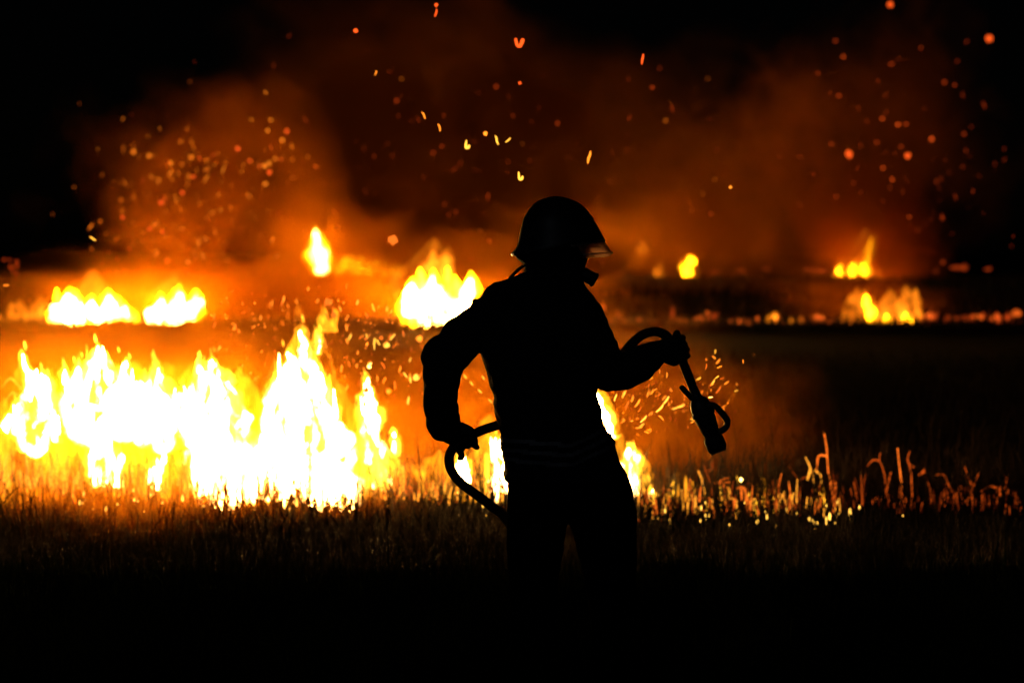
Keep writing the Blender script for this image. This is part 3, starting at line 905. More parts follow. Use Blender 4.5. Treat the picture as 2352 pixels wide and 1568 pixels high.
stalk([(1714, 1118), (1718, 1140), (1716, 1175)], 7, 'short wide yellow stub right of the fan leaved stalk', 'firelit_bright')
stalk([(1740, 1086), (1744, 1120), (1746, 1180)], 3.5, 'thin black unlit stalk standing before the small fires', 'straw', Y=14.6)
stalk([(52, 818), (50, 850), (56, 900), (60, 1000), (62, 1170)], 3, 'tall pale stalk in the leftmost front flame', 'firelit_bright', [[(55, 900), (25, 868), (5, 890)], [(58, 930), (30, 900), (6, 935)]])
stalk([(128, 1060), (124, 1085), (120, 1120), (122, 1170)], 4, 'broad leaved orange plant at the lower left', 'ember_firelit', [[(124, 1080), (105, 1062), (90, 1070)], [(124, 1078), (140, 1058), (165, 1066)], [(122, 1090), (108, 1080), (98, 1096)], [(124, 1075), (112, 1045)]])

# ------------------------------------------------------------------ embers in the air
def flake_mesh(kind, seed):
    rg = random.Random(seed)
    mb = MB()
    if kind == 'sliver':
        pts = [Vector((0, 0, -1)), Vector((rg.uniform(-.1, .1), 0.03, -0.3)), Vector((rg.uniform(-.12, .12), 0, 0.4)), Vector((rg.uniform(-.1, .1), 0, 1))]
        mb.tube(pts, [0.14, 0.2, 0.2, 0.12], n=6, sub=1)
    elif kind == 'bent':
        pts = [Vector((-0.7, 0, 0.7)), Vector((-0.45, 0, -0.3)), Vector((0.1, 0.1, -0.6)), Vector((0.6, 0, 0.5))]
        mb.tube(pts, [0.22, 0.28, 0.3, 0.34], n=6, sub=2)
    elif kind == 'hook':
        mb.tube([Vector((-0.5, 0, 1.0)), Vector((-0.45, 0.05, 0.1)), Vector((-0.25, 0, -0.75)), Vector((0.3, 0, -0.6)), Vector((0.42, 0, -0.1))], [0.16, 0.26, 0.36, 0.36, 0.26], n=6, sub=2)
    else:
        rings = []
        for i in range(4):
            ph = math.pi * (i + 0.5) / 4
            rings.append([Vector((math.cos(t) * math.sin(ph), math.sin(t) * math.sin(ph) * 0.7, -math.cos(ph))) * rg.uniform(0.65, 1.1) for t in [2 * math.pi * j / 7 for j in range(7)]])
        mb.rings(rings)
    return mb.mesh('ember_' + kind)


_em = {}


REG = {}


def ember(px, py, Y, size, ang, kind, mat, label, group):
    """One burning flake; size = half length in frame pixels, ang = lean in degrees to the right."""
    key = (kind, mat, rnd.randrange(4))
    if key not in _em:
        me = flake_mesh(kind, key[2])
        me.materials.append(M[mat])
        me.polygons.foreach_set('use_smooth', np.ones(len(me.polygons), dtype=bool))
        _em[key] = me
    o = bpy.data.objects.new('ember', _em[key])
    C.objects.link(o)
    s = size * px2m(Y) * (0.78 if group != 'embers drifting in the night air' else 0.92)
    o.location = P(px, py, Y)
    o.scale = (s, s, s)
    o.rotation_euler = (rnd.uniform(-0.3, 0.3), R(ang), rnd.uniform(-0.4, 0.4))
    tag(o, label, 'ember', group)
    REG.setdefault(group, []).append((o, px, py, kind, mat, size))
    return o


# single ones the photograph sets apart
single = [
    (1002, 12, 13, 5, 20, 'chunk', 'e_red', 'small red ember, upper of a close pair at the top edge'),
    (1001, 30, 13, 9, 20, 'sliver', 'e_red', 'longer red ember, lower of a close pair at the top edge'),
    (817, 71, 13, 6, 15, 'chunk', 'e_red', 'red ember left of the top close pair'),
    (1193, 99, 12, 14, 0, 'bent', 'e_red', 'curled red ember shaped like a V high above the helmet'),
    (1476, 136, 12, 12, 8, 'sliver', 'e_red', 'straight red sliver high on the dark sky right of the helmet'),
    (1194, 191, 13, 4, 0, 'chunk', 'e_red', 'tiny red dot below the V shaped ember'),
    (863, 168, 13, 6, 25, 'sliver', 'e_orange', 'small orange sliver alone above the left smoke'),
    (973, 265, 12, 9, -20, 'sliver', 'e_orange', 'upper of two left-leaning orange slivers in mid air'),
    (1009, 293, 12, 9, -12, 'sliver', 'e_orange', 'lower of two left-leaning orange slivers in mid air'),
    (1115, 307, 12, 6, 0, 'chunk', 'e_orange', 'square orange flake at the top of the yellow flakes above the helmet'),
    (1074, 333, 12, 10, 10, 'hook', 'e_yellow', 'hooked yellow flake leftmost of those above the helmet'),
    (1141, 322, 12, 11, -20, 'sliver', 'e_yellow', 'thick yellow curved flake in the middle of those above the helmet'),
    (1167, 322, 12, 8, 50, 'sliver', 'e_yellow', 'slanted yellow sliver rightmost of those above the helmet'),
    (1196, 405, 11, 10, 0, 'hook', 'e_yellow', 'large yellow hooked flake directly above the helmet back'),
    (1353, 361, 12, 14, 12, 'sliver', 'e_orange', 'long orange sliver above the helmet front'),
    (1678, 430, 13, 4, 0, 'chunk', 'e_orange', 'lone small orange dot right of the helmet'),
    (1950, 354, 45, 11, 0, 'chunk', 'e_far_red', 'biggest round red ember in the right smoke'),
    (2085, 358, 45, 8, 15, 'chunk', 'e_far_red', 'round red ember right of the biggest one'),
    (2272, 89, 45, 10, 20, 'chunk', 'e_far_red', 'oval red ember near the upper right corner'),
    (2045, 11, 45, 8, 40, 'chunk', 'e_far_red', 'oval red ember at the top edge on the right'),
    (903, 551, 13, 14, 4, 'chunk', 'ember_firelit', 'square orange flake drifting right of the far fire strip'),
    (213, 548, 14, 8, -60, 'sliver', 'e_yellow', 'bright yellow flake at the left edge of the smoke'),
    (850, 840, 13, 7, 50, 'hook', 'e_hot', 'bright yellow bent flake above the slim white flame'),
    (1702, 1101, 12, 6, 20, 'chunk', 'e_hot', 'round yellow spark low under the nozzle'),
    (14, 655, 14, 7, 80, 'sliver', 'e_orange', 'orange flake at the left edge above the second fire row'),
    (1632, 912, 9.5, 5, 80, 'sliver', 'e_hot', 'bright yellow spark touching the right side of the nozzle body'),
]
for (x, y, Y, s, a, k, m, lab) in single:
    ember(x, y, Y, s, a, k, m, lab, 'embers drifting in the night air')

# swarm above the left back fire
for i in range(78):
    t = rnd.random()
    if i < 22:
        x, y = rnd.gauss(425, 85), rnd.gauss(378, 38)
    elif i < 60:
        x, y = rnd.gauss(385, 90), rnd.gauss(530, 75)
    else:
        x, y = rnd.uniform(180, 760), rnd.uniform(300, 640)
    ember(x, y, rnd.uniform(38, 60), rnd.uniform(2.5, 8.5), rnd.uniform(-30, 30), rnd.choice(('chunk', 'chunk', 'chunk', 'sliver')), rnd.choice(('e_far_orange', 'e_far_soft', 'e_far_soft', 'e_far_red')),
          'blurred orange ember in the swarm above the left back fires', 'embers swarming above the left back fires')
for i in range(16):
    x, y = rnd.gauss(628, 26), rnd.gauss(350, 28)
    ember(x, y, rnd.uniform(35, 55), rnd.uniform(4, 8), rnd.uniform(-20, 30), rnd.choice(('chunk', 'sliver')), rnd.choice(('e_far_orange', 'e_far_red')),
          'blurred red-orange ember in the tight cluster right of the left swarm', 'tight ember cluster in the left smoke')
# streaks above the tall flames
for i in range(46):
    x, y = rnd.uniform(740, 985), rnd.uniform(690, 930)
    ember(x, y, rnd.uniform(12.5, 15.5), rnd.uniform(6, 13), rnd.gauss(0, 22), rnd.choice(('sliver', 'sliver', 'chunk', 'sliver')), rnd.choice(('e_orange', 'e_orange', 'e_yellow', 'ember_firelit')),
          'burning straw sliver flying right of the tallest white flame', 'burning straw flying above the front fire')
for i in range(18):
    x, y = rnd.uniform(560, 720), rnd.uniform(690, 780)
    ember(x, y, rnd.uniform(13, 30), rnd.uniform(4, 9), rnd.gauss(0, 20), 'sliver', 'e_orange', 'burning straw sliver flying left of the tallest flame tip', 'burning straw flying left of the tall tip')
# burst near the nozzle
nz = [(1403, 894, 9, 10), (1420, 888, 6, 5), (1433, 904, 12, 20), (1440, 930, 14, 20), (1468, 940, 9, 25), (1492, 888, 7, 15), (1503, 880, 6, 60), (1496, 868, 6, 50), (1518, 852, 6, 5),
      (1531, 862, 9, 10), (1500, 900, 9, 35), (1514, 905, 7, 40), (1508, 893, 6, 50), (1524, 915, 9, 40), (1489, 909, 8, 5), (1500, 948, 7, 15), (1530, 920, 14, 35), (1518, 938, 16, 45), (1566, 930, 13, 70),
      (1550, 936, 9, 70), (1570, 932, 7, 40), (1580, 934, 5, 70), (1517, 960, 10, -50), (1475, 976, 8, 60), (1468, 984, 11, 75), (1485, 991, 8, -75), (1430, 966, 8, 45), (1444, 964, 6, 10), (1462, 962, 6, 75),
      (1452, 963, 5, 80), (1480, 960, 14, 45), (1622, 843, 9, 10), (1638, 822, 8, -50), (1650, 827, 9, 35), (1655, 843, 9, 70), (1640, 805, 6, 0), (1705, 832, 6, 0), (1603, 868, 8, 65), (1640, 874, 9, 30),
      (1635, 882, 8, 70), (1660, 870, 7, 70), (1668, 878, 9, 55), (1653, 895, 13, 40), (1645, 865, 7, 50), (1693, 900, 6, 80), (1591, 962, 7, -85), (1590, 968, 7, 70), (1465, 925, 14, 30), (1452, 915, 12, 15), (1413, 912, 12, 15), (1660, 935, 6, 60), (1664, 973, 7, 40)]
for (x, y, s, a) in nz:
    ember(x + rnd.uniform(-3, 3), y + rnd.uniform(-3, 3), rnd.uniform(9.6, 13), s * 0.9, a + rnd.uniform(-6, 6), 'sliver', rnd.choice(('e_orange', 'e_orange', 'e_yellow', 'ember_firelit')),
          'burning straw sliver in the burst around the hose nozzle', 'burning straw bursting around the nozzle')
for (x, y) in ((1083, 880), (1068, 864), (1110, 867), (1102, 898), (1126, 921), (1056, 868)):
    ember(x, y, 12, 7, -40, 'sliver', 'e_yellow', 'yellow sliver glimpsed in the gap between bent arm and torso', 'slivers in the gap by the bent arm')
# red bokeh in the right smoke
for i in range(30):
    x, y = rnd.gauss(2030, 120), rnd.uniform(90, 560)
    ember(min(x, 2345), y, rnd.uniform(50, 110), rnd.uniform(2.5, 6.5), rnd.uniform(-30, 30), 'chunk', rnd.choice(('e_far_dim', 'e_far_dim', 'e_far_dim', 'e_far_red')), 'small blurred red ember in the smoke column on the right', 'red embers in the right smoke column')
# sparse ones across the middle
for i in range(30):
    x, y = rnd.uniform(700, 1720), rnd.uniform(180, 560)
    ember(x, y, rnd.uniform(25, 90), rnd.uniform(2.5, 6), rnd.uniform(-30, 30), 'chunk', rnd.choice(('e_far_dim', 'e_far_dim', 'e_far_dim', 'e_far_soft')), 'faint red ember scattered in the dim middle smoke', 'faint embers in the middle smoke')
for i in range(8):
    ember(rnd.uniform(5, 40), rnd.uniform(590, 630), 50, rnd.uniform(3, 6), 0, 'chunk', 'e_far_dim', 'small red ember at the left edge above the second fire row', 'embers at the left edge')

ORD = ['first', 'second', 'third', 'fourth', 'fifth', 'sixth', 'seventh', 'eighth', 'ninth', 'tenth', 'eleventh', 'twelfth', 'thirteenth', 'fourteenth', 'fifteenth', 'sixteenth',
       'seventeenth', 'eighteenth', 'nineteenth', 'twentieth', 'twenty-first', 'twenty-second', 'twenty-third', 'twenty-fourth', 'twenty-fifth']
HUE = {'e_far_orange': 'bright orange', 'e_far_soft': 'soft orange', 'e_far_red': 'red', 'e_far_dim': 'faint red', 'e_orange': 'orange', 'e_yellow': 'yellow', 'ember_firelit': 'dull orange'}
SHAPE = {'chunk': 'round ember', 'sliver': 'straw sliver', 'bent': 'curled ember', 'hook': 'hooked ember'}


def name_members(group, where):
    """Tell the members of a group apart by hue, shape and place."""
    mem = REG[group]
    xs_ = sorted(m[1] for m in mem)
    ys_ = sorted(m[2] for m in mem)
    n = len(mem)
    cut = lambda v, a: 0 if v <= a[n // 3] else (1 if v <= a[2 * n // 3] else 2)
    seen = {}
    for o, x, y, k, m, sz in mem:
        base = '%s %s %s %s of %s' % (HUE[m], SHAPE[k], ('upper', 'middle', 'lower')[cut(y, ys_)], ('left', 'centre', 'right')[cut(x, xs_)], where)
        base = base.replace('ember ', 'ember in the ').replace('sliver ', 'sliver in the ')
        seen.setdefault(base, []).append((x, o))
    for base, lst in seen.items():
        lst.sort(key=lambda t: t[0])
        for i, (x, o) in enumerate(lst):
            o['label'] = base if len(lst) == 1 else '%s, %s from left' % (base, ORD[i])


for lst in PATCH.values():
    lst.sort(key=lambda t: t[0])
    for i, (x, o) in enumerate(lst):
        o['label'] = o['label'] + ', %s from the left' % ORD[i]
name_members('embers swarming above the left back fires', 'left swarm')
name_members('tight ember cluster in the left smoke', 'the tight cluster')
name_members('burning straw flying above the front fire', 'front flames')
name_members('burning straw flying left of the tall tip', 'tall tip')
name_members('burning straw bursting around the nozzle', 'nozzle burst')
name_members('slivers in the gap by the bent arm', 'the arm gap')
name_members('red embers in the right smoke column', 'right smoke')
name_members('faint embers in the middle smoke', 'middle smoke')
name_members('embers at the left edge', 'the left edge specks')


def sparks(n, fn, mats, seed, label):
    rg = random.Random(seed)
    for mt in mats:
        mb = MB()
        for k in range(n):
            x, y, Y, sz = fn(rg)
            s = px2m(Y) * sz
            c = P(x, y, Y)
            an = rg.gauss(0.1, 0.4)
            ax = Vector((math.sin(an), 0, math.cos(an)))
            ln = rg.choice((1.0, 1.6, 2.6, 4.5))
            mb.tube([c - ax * s * ln, c + Vector((rg.uniform(-.3, .3) * s, 0, 0)), c + ax * s * ln], [s * 0.5, s, s * 0.4], n=5, sub=1)
        tag(mb.build('drifting_sparks', M[mt]), label, kind='stuff')


sparks(70, lambda r: (r.gauss(420, 130), r.gauss(500, 105), r.uniform(30, 58), r.uniform(0.6, 2.2)), ('e_far_soft', 'e_far_orange'), 31, 'fine sparks in the left smoke')
sparks(140, lambda r: (r.uniform(480, 1000), r.triangular(640, 960, 760), r.uniform(12, 16), r.uniform(0.6, 1.8)), ('e_orange', 'ember_firelit'), 32, 'fine sparks above the front fire')
sparks(70, lambda r: (r.gauss(1520, 85), r.gauss(920, 50), r.uniform(10, 15), r.uniform(0.5, 1.4)), ('e_orange', 'ember_firelit_dim'), 33, 'fine sparks around the nozzle')
sparks(170, lambda r: (r.uniform(300, 2330), r.triangular(60, 640, 520), r.uniform(25, 90), r.uniform(0.6, 1.8)), ('e_far_dim',), 34, 'fine red sparks across the night smoke')

# ------------------------------------------------------------------ the firefighter
YP = 8.55
SM = px2m(YP)


def PP(x, y, dy=0.0):
    return P(x, y, YP + dy)


def ring_lr(y, xl, xr, hd, dy=0.0, n=28, ex=2.4, tilt=0.0, grow=0.0):
    """Closed body ring at row y from xl to xr, half depth hd; tilt lowers the right end."""
    c = PP((xl + xr) / 2, y, dy)
    hx = max((xr - xl) / 2 * SM + grow, 0.004)
    hd = max(hd + grow, 0.004)
    out = []
    for j in range(n):
        t = 2 * math.pi * j / n
        ct, st = math.cos(t), math.sin(t)
        ux = math.copysign(abs(ct) ** (2 / ex), ct)
        uy = math.copysign(abs(st) ** (2 / ex), st)
        out.append(c + Vector((ux * hx, uy * hd, -ux * tilt * SM)))
    return out


torso = [(628, 1206, 1336, .075, .0), (642, 1180, 1338, .085, .0), (656, 1136, 1344, .10, .0), (672, 1112, 1356, .115, .0), (690, 1098, 1366, .125, .0), (712, 1096, 1374, .132, .0),
         (745, 1100, 1376, .138, .0), (780, 1103, 1376, .14, .0), (811, 1106, 1375, .14, .0), (860, 1116, 1374, .138, .0), (905, 1130, 1368, .135, .0), (920, 1133, 1371, .135, .0),
         (942, 1137, 1384, .14, .0), (965, 1142, 1385, .142, .0), (985, 1147, 1394, .145, .0), (1012, 1151, 1408, .15, .0), (1042, 1154, 1420, .155, .0), (1070, 1158, 1427, .157, .0), (1098, 1161, 1437, .158, .0)]
armL = ([(1122, 722, .02), (1098, 745, .01), (1066, 780, -.01), (1034, 818, -.03), (1020, 845, -.03), (1014, 882, -.01), (1012, 922, .02), (1015, 950, .05), (1019, 974, .07)],
        [46, 46, 44, 45, 47, 41, 35.5, 36.5, 37])
armR = ([(1342, 716, .02), (1358, 755, .03), (1372, 800, .04), (1388, 845, .06), (1412, 856, .09), (1442, 848, .13), (1475, 830, .17), (1500, 812, .19)],
        [38, 42, 44, 46, 44, 41, 37, 29])
legL = ([(1245, 1085, 0), (1238, 1150, 0), (1232, 1220, -.01), (1226, 1330, -.03), (1222, 1450, -.03), (1220, 1560, -.0)], [70, 70, 66, 58, 52, 48])
legR = ([(1355, 1085, 0), (1374, 1150, .01), (1390, 1220, .02), (1402, 1330, .03), (1412, 1450, .04), (1420, 1560, .05)], [76, 84, 72, 60, 53, 48])


def limb(mb, L, k=1.0, n=18, sub=4):
    mb.tube([PP(*p) for p in L[0]], [r * SM * k for r in L[1]], n=n, sub=sub)


person = empty('person', PP(1300, 580 + FPX * CAM_H / YP))
tag(person, 'dark silhouette of a firefighter in helmet and breathing mask holding a hose before the flames', 'person')

# hose path first: the hands close around it
hose_pts = [(1560, 812, .20), (1545, 786, .20), (1526, 768, .20), (1503, 761, .20), (1477, 768, .21), (1450, 790, .22), (1420, 826, .22), (1380, 868, .22), (1320, 910, .22), (1250, 940, .21),
            (1190, 960, .19), (1146, 975, .16), (1112, 986, .13), (1084, 998, .10), (1056, 1013, .09), (1038, 1032, .09), (1031, 1055, .09), (1037, 1080, .10), (1056, 1106, .11), (1088, 1131, .12),
            (1124, 1158, .13), (1165, 1195, .13), (1196, 1270, .13), (1205, 1400, .12), (1200, 1540, .10), (1190, 1630, .02), (1180, 1655, -.3), (1160, 1655, -1.0), (1180, 1655, -2.0), (1250, 1655, -3.0)]


def hand(mb, Cc, axis_v, wrist, out, R0, k=1.0, spread=0.021, turn=215, start=-35, thumb=True, lift=0.0):
    """Gloved fist around a tube: palm, four curled fingers of different length, thumb along the other side."""
    a = Vector(axis_v).normalized()
    u = Vector(wrist) - Vector(Cc)
    u = (u - a * u.dot(a)).normalized()          # palm side
    v = a.cross(u)
    if v.dot(Vector(out)) < 0:
        v = -v
    rf = [0.0125, 0.0135, 0.013, 0.0115]
    ln = [0.95, 1.08, 1.0, 0.82]
    kn = []
    for i in range(4):
        off = a * ((i - 1.5) * spread)
        pts = []
        for q in range(7):
            th = R(start + turn * ln[i] * q / 6)
            rad = R0 + rf[i] * (0.95 if q else 1.2) + (0.006 if q in (2, 4) else 0)
            pts.append(Vector(Cc) + off + (u * math.cos(th) + v * math.sin(th)) * rad)
        mb.tube(pts, [rf[i] * k * s for s in (1.1, 1.08, 1.08, 1.0, 1.0, 0.95, 0.85)], n=10, sub=3)
        kn.append(pts[1])
    pc = Vector(Cc) + u * (R0 + 0.018)
    for i in range(4):                              # palm: metacarpals converging on the wrist
        off = a * ((i - 1.5) * spread)
        base = Vector(Cc) + off + (u * math.cos(R(start)) + v * math.sin(R(start))) * (R0 + 0.016)
        mb.tube([base, (base * 0.5 + Vector(wrist) * 0.5) + off * 0.15, Vector(wrist)], [0.016 * k, 0.02 * k, 0.03 * k], n=10, sub=3)
    if thumb:
        t0 = Vector(wrist) * 0.45 + pc * 0.55 - a * 0.03
        pts = [t0]
        for q in range(4):
            th = R(start - 35 - 38 * q)
            pts.append(Vector(Cc) - a * (0.045 - 0.004 * q) + (u * math.cos(th) + v * math.sin(th)) * (R0 + 0.017))
        mb.tube(pts, [0.02 * k, 0.018 * k, 0.0155 * k, 0.0145 * k, 0.012 * k], n=10, sub=3)


CL, WL = PP(1058, 1012, .09), PP(1022, 984, .075)
CR, WR = PP(1558, 805, .20), PP(1508, 806, .195)
axL = PP(1038, 1032, .09) - PP(1084, 998, .10)
axR = PP(1572, 836, .20) - PP(1545, 786, .20)
RH = 0.0185


def hands(mb, k, which):
    if 'L' in which:
        hand(mb, CL, axL, WL, Vector((0.3, 1, -0.2)), RH, k, spread=0.020, turn=190, start=-30)
    if 'R' in which:
        hand(mb, CR, axR, WR, Vector((0, -1, 0.3)), RH, k, spread=0.021, turn=200, start=-30)


# body: one continuous figure under the clothes
mb = MB()
mb.rings([ring_lr(y, xl, xr, hd, dy, grow=-0.028) for (y, xl, xr, hd, dy) in torso])
for L, k in ((armL, .68), (armR, .68), (legL, .72), (legR, .72)):
    limb(mb, L, k)
mb.tube([PP(1268, 700), PP(1272, 650), PP(1276, 600)], [0.075, 0.064, 0.066], n=18)           # neck
mb.tube([PP(1262, 585), PP(1264, 545), PP(1262, 515)], [0.088, 0.098, 0.085], n=20)            # skull
mb.tube([PP(1292, 545), PP(1298, 585), PP(1304, 620)], [0.074, 0.070, 0.046], n=18)            # face and jaw
mb.tube([PP(1336, 565), PP(1347, 590)], [0.010, 0.015], n=10)                                  # nose
for s in (-1, 1):
    mb.tube([PP(1334, 560, s * .018), PP(1333, 560, s * .045)], [0.011, 0.009], n=8)           # brows
    mb.tube([PP(1330, 568, s * .031), PP(1332, 569, s * .033)], [0.012, 0.012], n=8)           # eyes
    mb.tube([PP(1262, 560, s * .088), PP(1264, 590, s * .088)], [0.016, 0.012], n=8)           # ears
mb.tube([PP(1334, 612, -.022), PP(1338, 612, 0), PP(1334, 612, .022)], [0.007, 0.009, 0.007], n=8)  # lips
hands(mb, 0.72, 'LR')
mb.tube([PP(1015, 950, .05), WL], [0.034, 0.028], n=12)
mb.tube([PP(1480, 828, .17), WR], [0.034, 0.028], n=12)
for (x, dy) in ((1220, 0), (1420, .05)):
    mb.tube([PP(x, 1560, dy), PP(x, 1640, dy), PP(x + 20, 1655, dy + .10)], [0.05, 0.045, 0.035], n=12)
link_mesh('body', remesh(mb, 'body', 0.007, 3), M['skin'], person)

# trousers
mb = MB()
mb.rings([ring_lr(y, xl, xr, hd) for (y, xl, xr, hd) in ((985, 1160, 1388, .12), (1040, 1160, 1412, .135), (1085, 1166, 1432, .145), (1120, 1169, 1446, .14), (1150, 1168, 1456, .13), (1172, 1172, 1460, .10))])
limb(mb, legL)
limb(mb, legR)
link_mesh('trousers', remesh(mb, 'trousers', 0.008, 3, 0.012, 7.0, 4.0, (1, 1, 1.6)), M['trouser'], person)

# jacket
mb = MB()
mb.rings([ring_lr(y, xl, xr, hd, dy) for (y, xl, xr, hd, dy) in torso])
limb(mb, armL)
limb(mb, armR)
mb.tube([PP(1100, 712, .01), PP(1090, 692, .01)], [0.05, 0.014], n=12)                           # shoulder flap
mb.tube([PP(996, 800, -.03), PP(1010, 798, -.03)], [0.02, 0.02], n=10)                           # elbow patch edge
mb.tube([PP(1017, 958, .055), PP(1020, 980, .072)], [37.5 * SM, 37 * SM], n=18)                  # cuffs
mb.tube([PP(1490, 822, .18), PP(1500, 814, .19)], [37 * SM, 33 * SM], n=18)
for (x, y, dy, x2, y2, r) in ((1060, 776, -.01, 1046, 790, 50), (1026, 812, -.03, 1014, 828, 52), (1016, 858, -.03, 1015, 874, 47), (1013, 900, 0, 1012, 914, 40), (1014, 936, .03, 1016, 950, 40.5), (1018, 958, .06, 1020, 976, 41),
                               (1362, 770, .03, 1366, 784, 45), (1380, 826, .05, 1386, 842, 50), (1424, 853, .1, 1436, 850, 45), (1464, 838, .15, 1474, 832, 41), (1488, 824, .18, 1498, 816, 37)):
    mb.tube([PP(x, y, dy), PP(x2, y2, dy + .004)], [r * SM * .97, r * SM * .94], n=18, sub=3)     # bunched folds of the sleeves
mb.rings([ring_lr(y, xl, xr, hd) for (y, xl, xr, hd) in ((1084, 1157, 1434, .16), (1090, 1155, 1440, .165), (1100, 1158, 1441, .165))])   # hem
mb.tube([PP(1176, 1088, 0), PP(1168, 1100, 0)], [0.02, 0.012], n=8)
jk = remesh(mb, 'jacket', 0.0065, 2, 0.015, 7.5, 1.0, (1, 1, 1.5))
jacket = link_mesh('jacket', jk, M['cloth'], person)

# collar
mb = MB()
mb.rings([ring_lr(y, xl, xr, hd) for (y, xl, xr, hd) in ((612, 1207, 1334, .078), (630, 1203, 1337, .086), (648, 1196, 1340, .09), (664, 1180, 1346, .095))])
link_mesh('collar', remesh(mb, 'collar', 0.007, 3, 0.006, 10.0, 8.0), M['cloth'], person)


def band(src, test, name, lift=0.003):
    """A strip of reflective tape sewn on: lifted copy of the cloth with its own thickness."""
    bm = bmesh.new()
    bm.from_mesh(src)
    bmesh.ops.delete(bm, geom=[f for f in bm.faces if not test(f.calc_center_median())], context='FACES')
    for v in bm.verts:
        v.co += v.normal * lift
    me = bpy.data.meshes.new(name)
    bm.to_mesh(me)
    bm.free()
    return link_mesh(name, me, M['band'], person)


def zrow(y):
    return PP(1300, y).z


for y0, y1 in ((1010, 1019), (1032, 1041), (1054, 1063)):
    z1, z0 = zrow(y0), zrow(y1)
    band(jk, lambda c, a=z0, b=z1: a < c.z - (0.42 if c.x > PP(1310, 0).x else -0.06) * (c.x - PP(1310, 0).x) < b and c.x > PP(1120, 0).x, 'reflective_band')

# gloves
for wh in 'LR':
    mb = MB()
    hands(mb, 1.0, wh)
    if wh == 'L':
        mb.tube([PP(1018, 966, .065), PP(1016, 982, .075), WL, PP(1040, 1000, .085)], [0.046, 0.046, 0.040, 0.036], n=16)
        mb.tube([PP(1072, 1016, .12), PP(1088, 1020, .10), PP(1096, 1027, .08)], [0.012, 0.0125, 0.010], n=10)
        mb.tube([PP(1056, 1034, .12), PP(1060, 1046, .10), PP(1058, 1052, .08)], [0.014, 0.013, 0.011], n=10)
    else:
        mb.tube([PP(1494, 816, .19), WR, PP(1530, 806, .195)], [0.040, 0.037, 0.036], n=16)
        mb.tube([PP(1550, 786, .17), PP(1554, 770, .17), PP(1555, 763, .17)], [0.017, 0.0145, 0.012], n=10)
    link_mesh('glove', remesh(mb, 'glove', 0.004, 2, 0.003, 30.0, 2.0), M['glove'], person)

# boots
for (x, dy) in ((1220, 0), (1420, .05)):
    mb = MB()
    mb.tube([PP(x, 1530, dy), PP(x, 1600, dy), PP(x, 1632, dy + .01)], [0.066, 0.06, 0.056], n=16)
    mb.tube([PP(x, 1636, dy - .03), PP(x + 4, 1640, dy + .06), PP(x + 8, 1644, dy + .15), PP(x + 10, 1645, dy + .19)], [0.05, 0.05, 0.044, 0.036], n=16)
    b = link_mesh('boot', remesh(mb, 'boot', 0.007, 3), M['boot'], person)
    z = 0.006
    mb = MB()
    c = PP(x + 6, 1640, dy + .07)
    prof = [Vector((math.cos(t) * 0.052, math.sin(t) * 0.15, 0)) for t in [2 * math.pi * j / 24 for j in range(24)]]
    mb.rings([[Vector((c.x, c.y, z)) + p for p in prof], [Vector((c.x, c.y, z + 0.028)) + p for p in prof]])
    mb.build('sole', M['rubber'], b)


# helmet: shell rings run from crown to rim (back point, front point, half width)
def ring_bf(bx, by, fx, fy, hw, n=36, ex=2.1):
    b, f = PP(bx, by), PP(fx, fy)
    c = (b + f) / 2
    h = (f - b) / 2
    out = []
    for j in range(n):
        t = 2 * math.pi * j / n
        ct, st = math.cos(t), math.sin(t)
        out.append(c + h * math.copysign(abs(ct) ** (2 / ex), ct) + Vector((0, math.copysign(abs(st) ** (2 / ex), st) * hw, 0)))
    return out


shell = [(1268, 455, 1288, 455, .02), (1247, 460, 1311, 460, .055), (1227, 471, 1333, 472, .083), (1212, 485, 1353, 489, .103), (1201.5, 503, 1368, 511, .117), (1195, 529, 1380, 533, .125),
         (1190, 556, 1387, 546, .130), (1186, 568, 1388.5, 549, .133), (1173, 583, 1389, 550.5, .137), (1176, 589, 1387, 553, .135), (1190, 586, 1380, 553, .126), (1200, 560, 1366, 545, .118), (1215, 520, 1350, 520, .10)]
mb = MB()
mb.rings([ring_bf(*s) for s in shell])
helmet = mb.build('helmet', M['shell'], person)
mb = MB()
mb.rings([ring_bf(*s) for s in ((1180, 586, 1360, 556, .120), (1190, 597, 1352, 572, .112), (1202, 606, 1340, 585, .10), (1206, 622, 1334, 610, .085), (1210, 640, 1330, 630, .08))])
mb.build('neck_flap', M['cloth'], helmet)
mb = MB()                                                                       # ridge along the crown
mb.tube([PP(1206, 500), PP(1228, 471), PP(1262, 456), PP(1292, 456), PP(1332, 472), PP(1362, 503)], [0.004, 0.006, 0.006, 0.006, 0.006, 0.004], n=10)
mb.build('ridge', M['shell'], helmet)


def arc_ring(bx, by, fx, fy, hw, a0, a1, n=28, grow=1.0):
    b, f = PP(bx, by), PP(fx, fy)
    c, h = (b + f) / 2, (f - b) / 2
    return [c + h * grow * math.cos(t) + Vector((0, math.sin(t) * hw * grow, 0)) for t in [a0 + (a1 - a0) * j / (n - 1) for j in range(n)]]


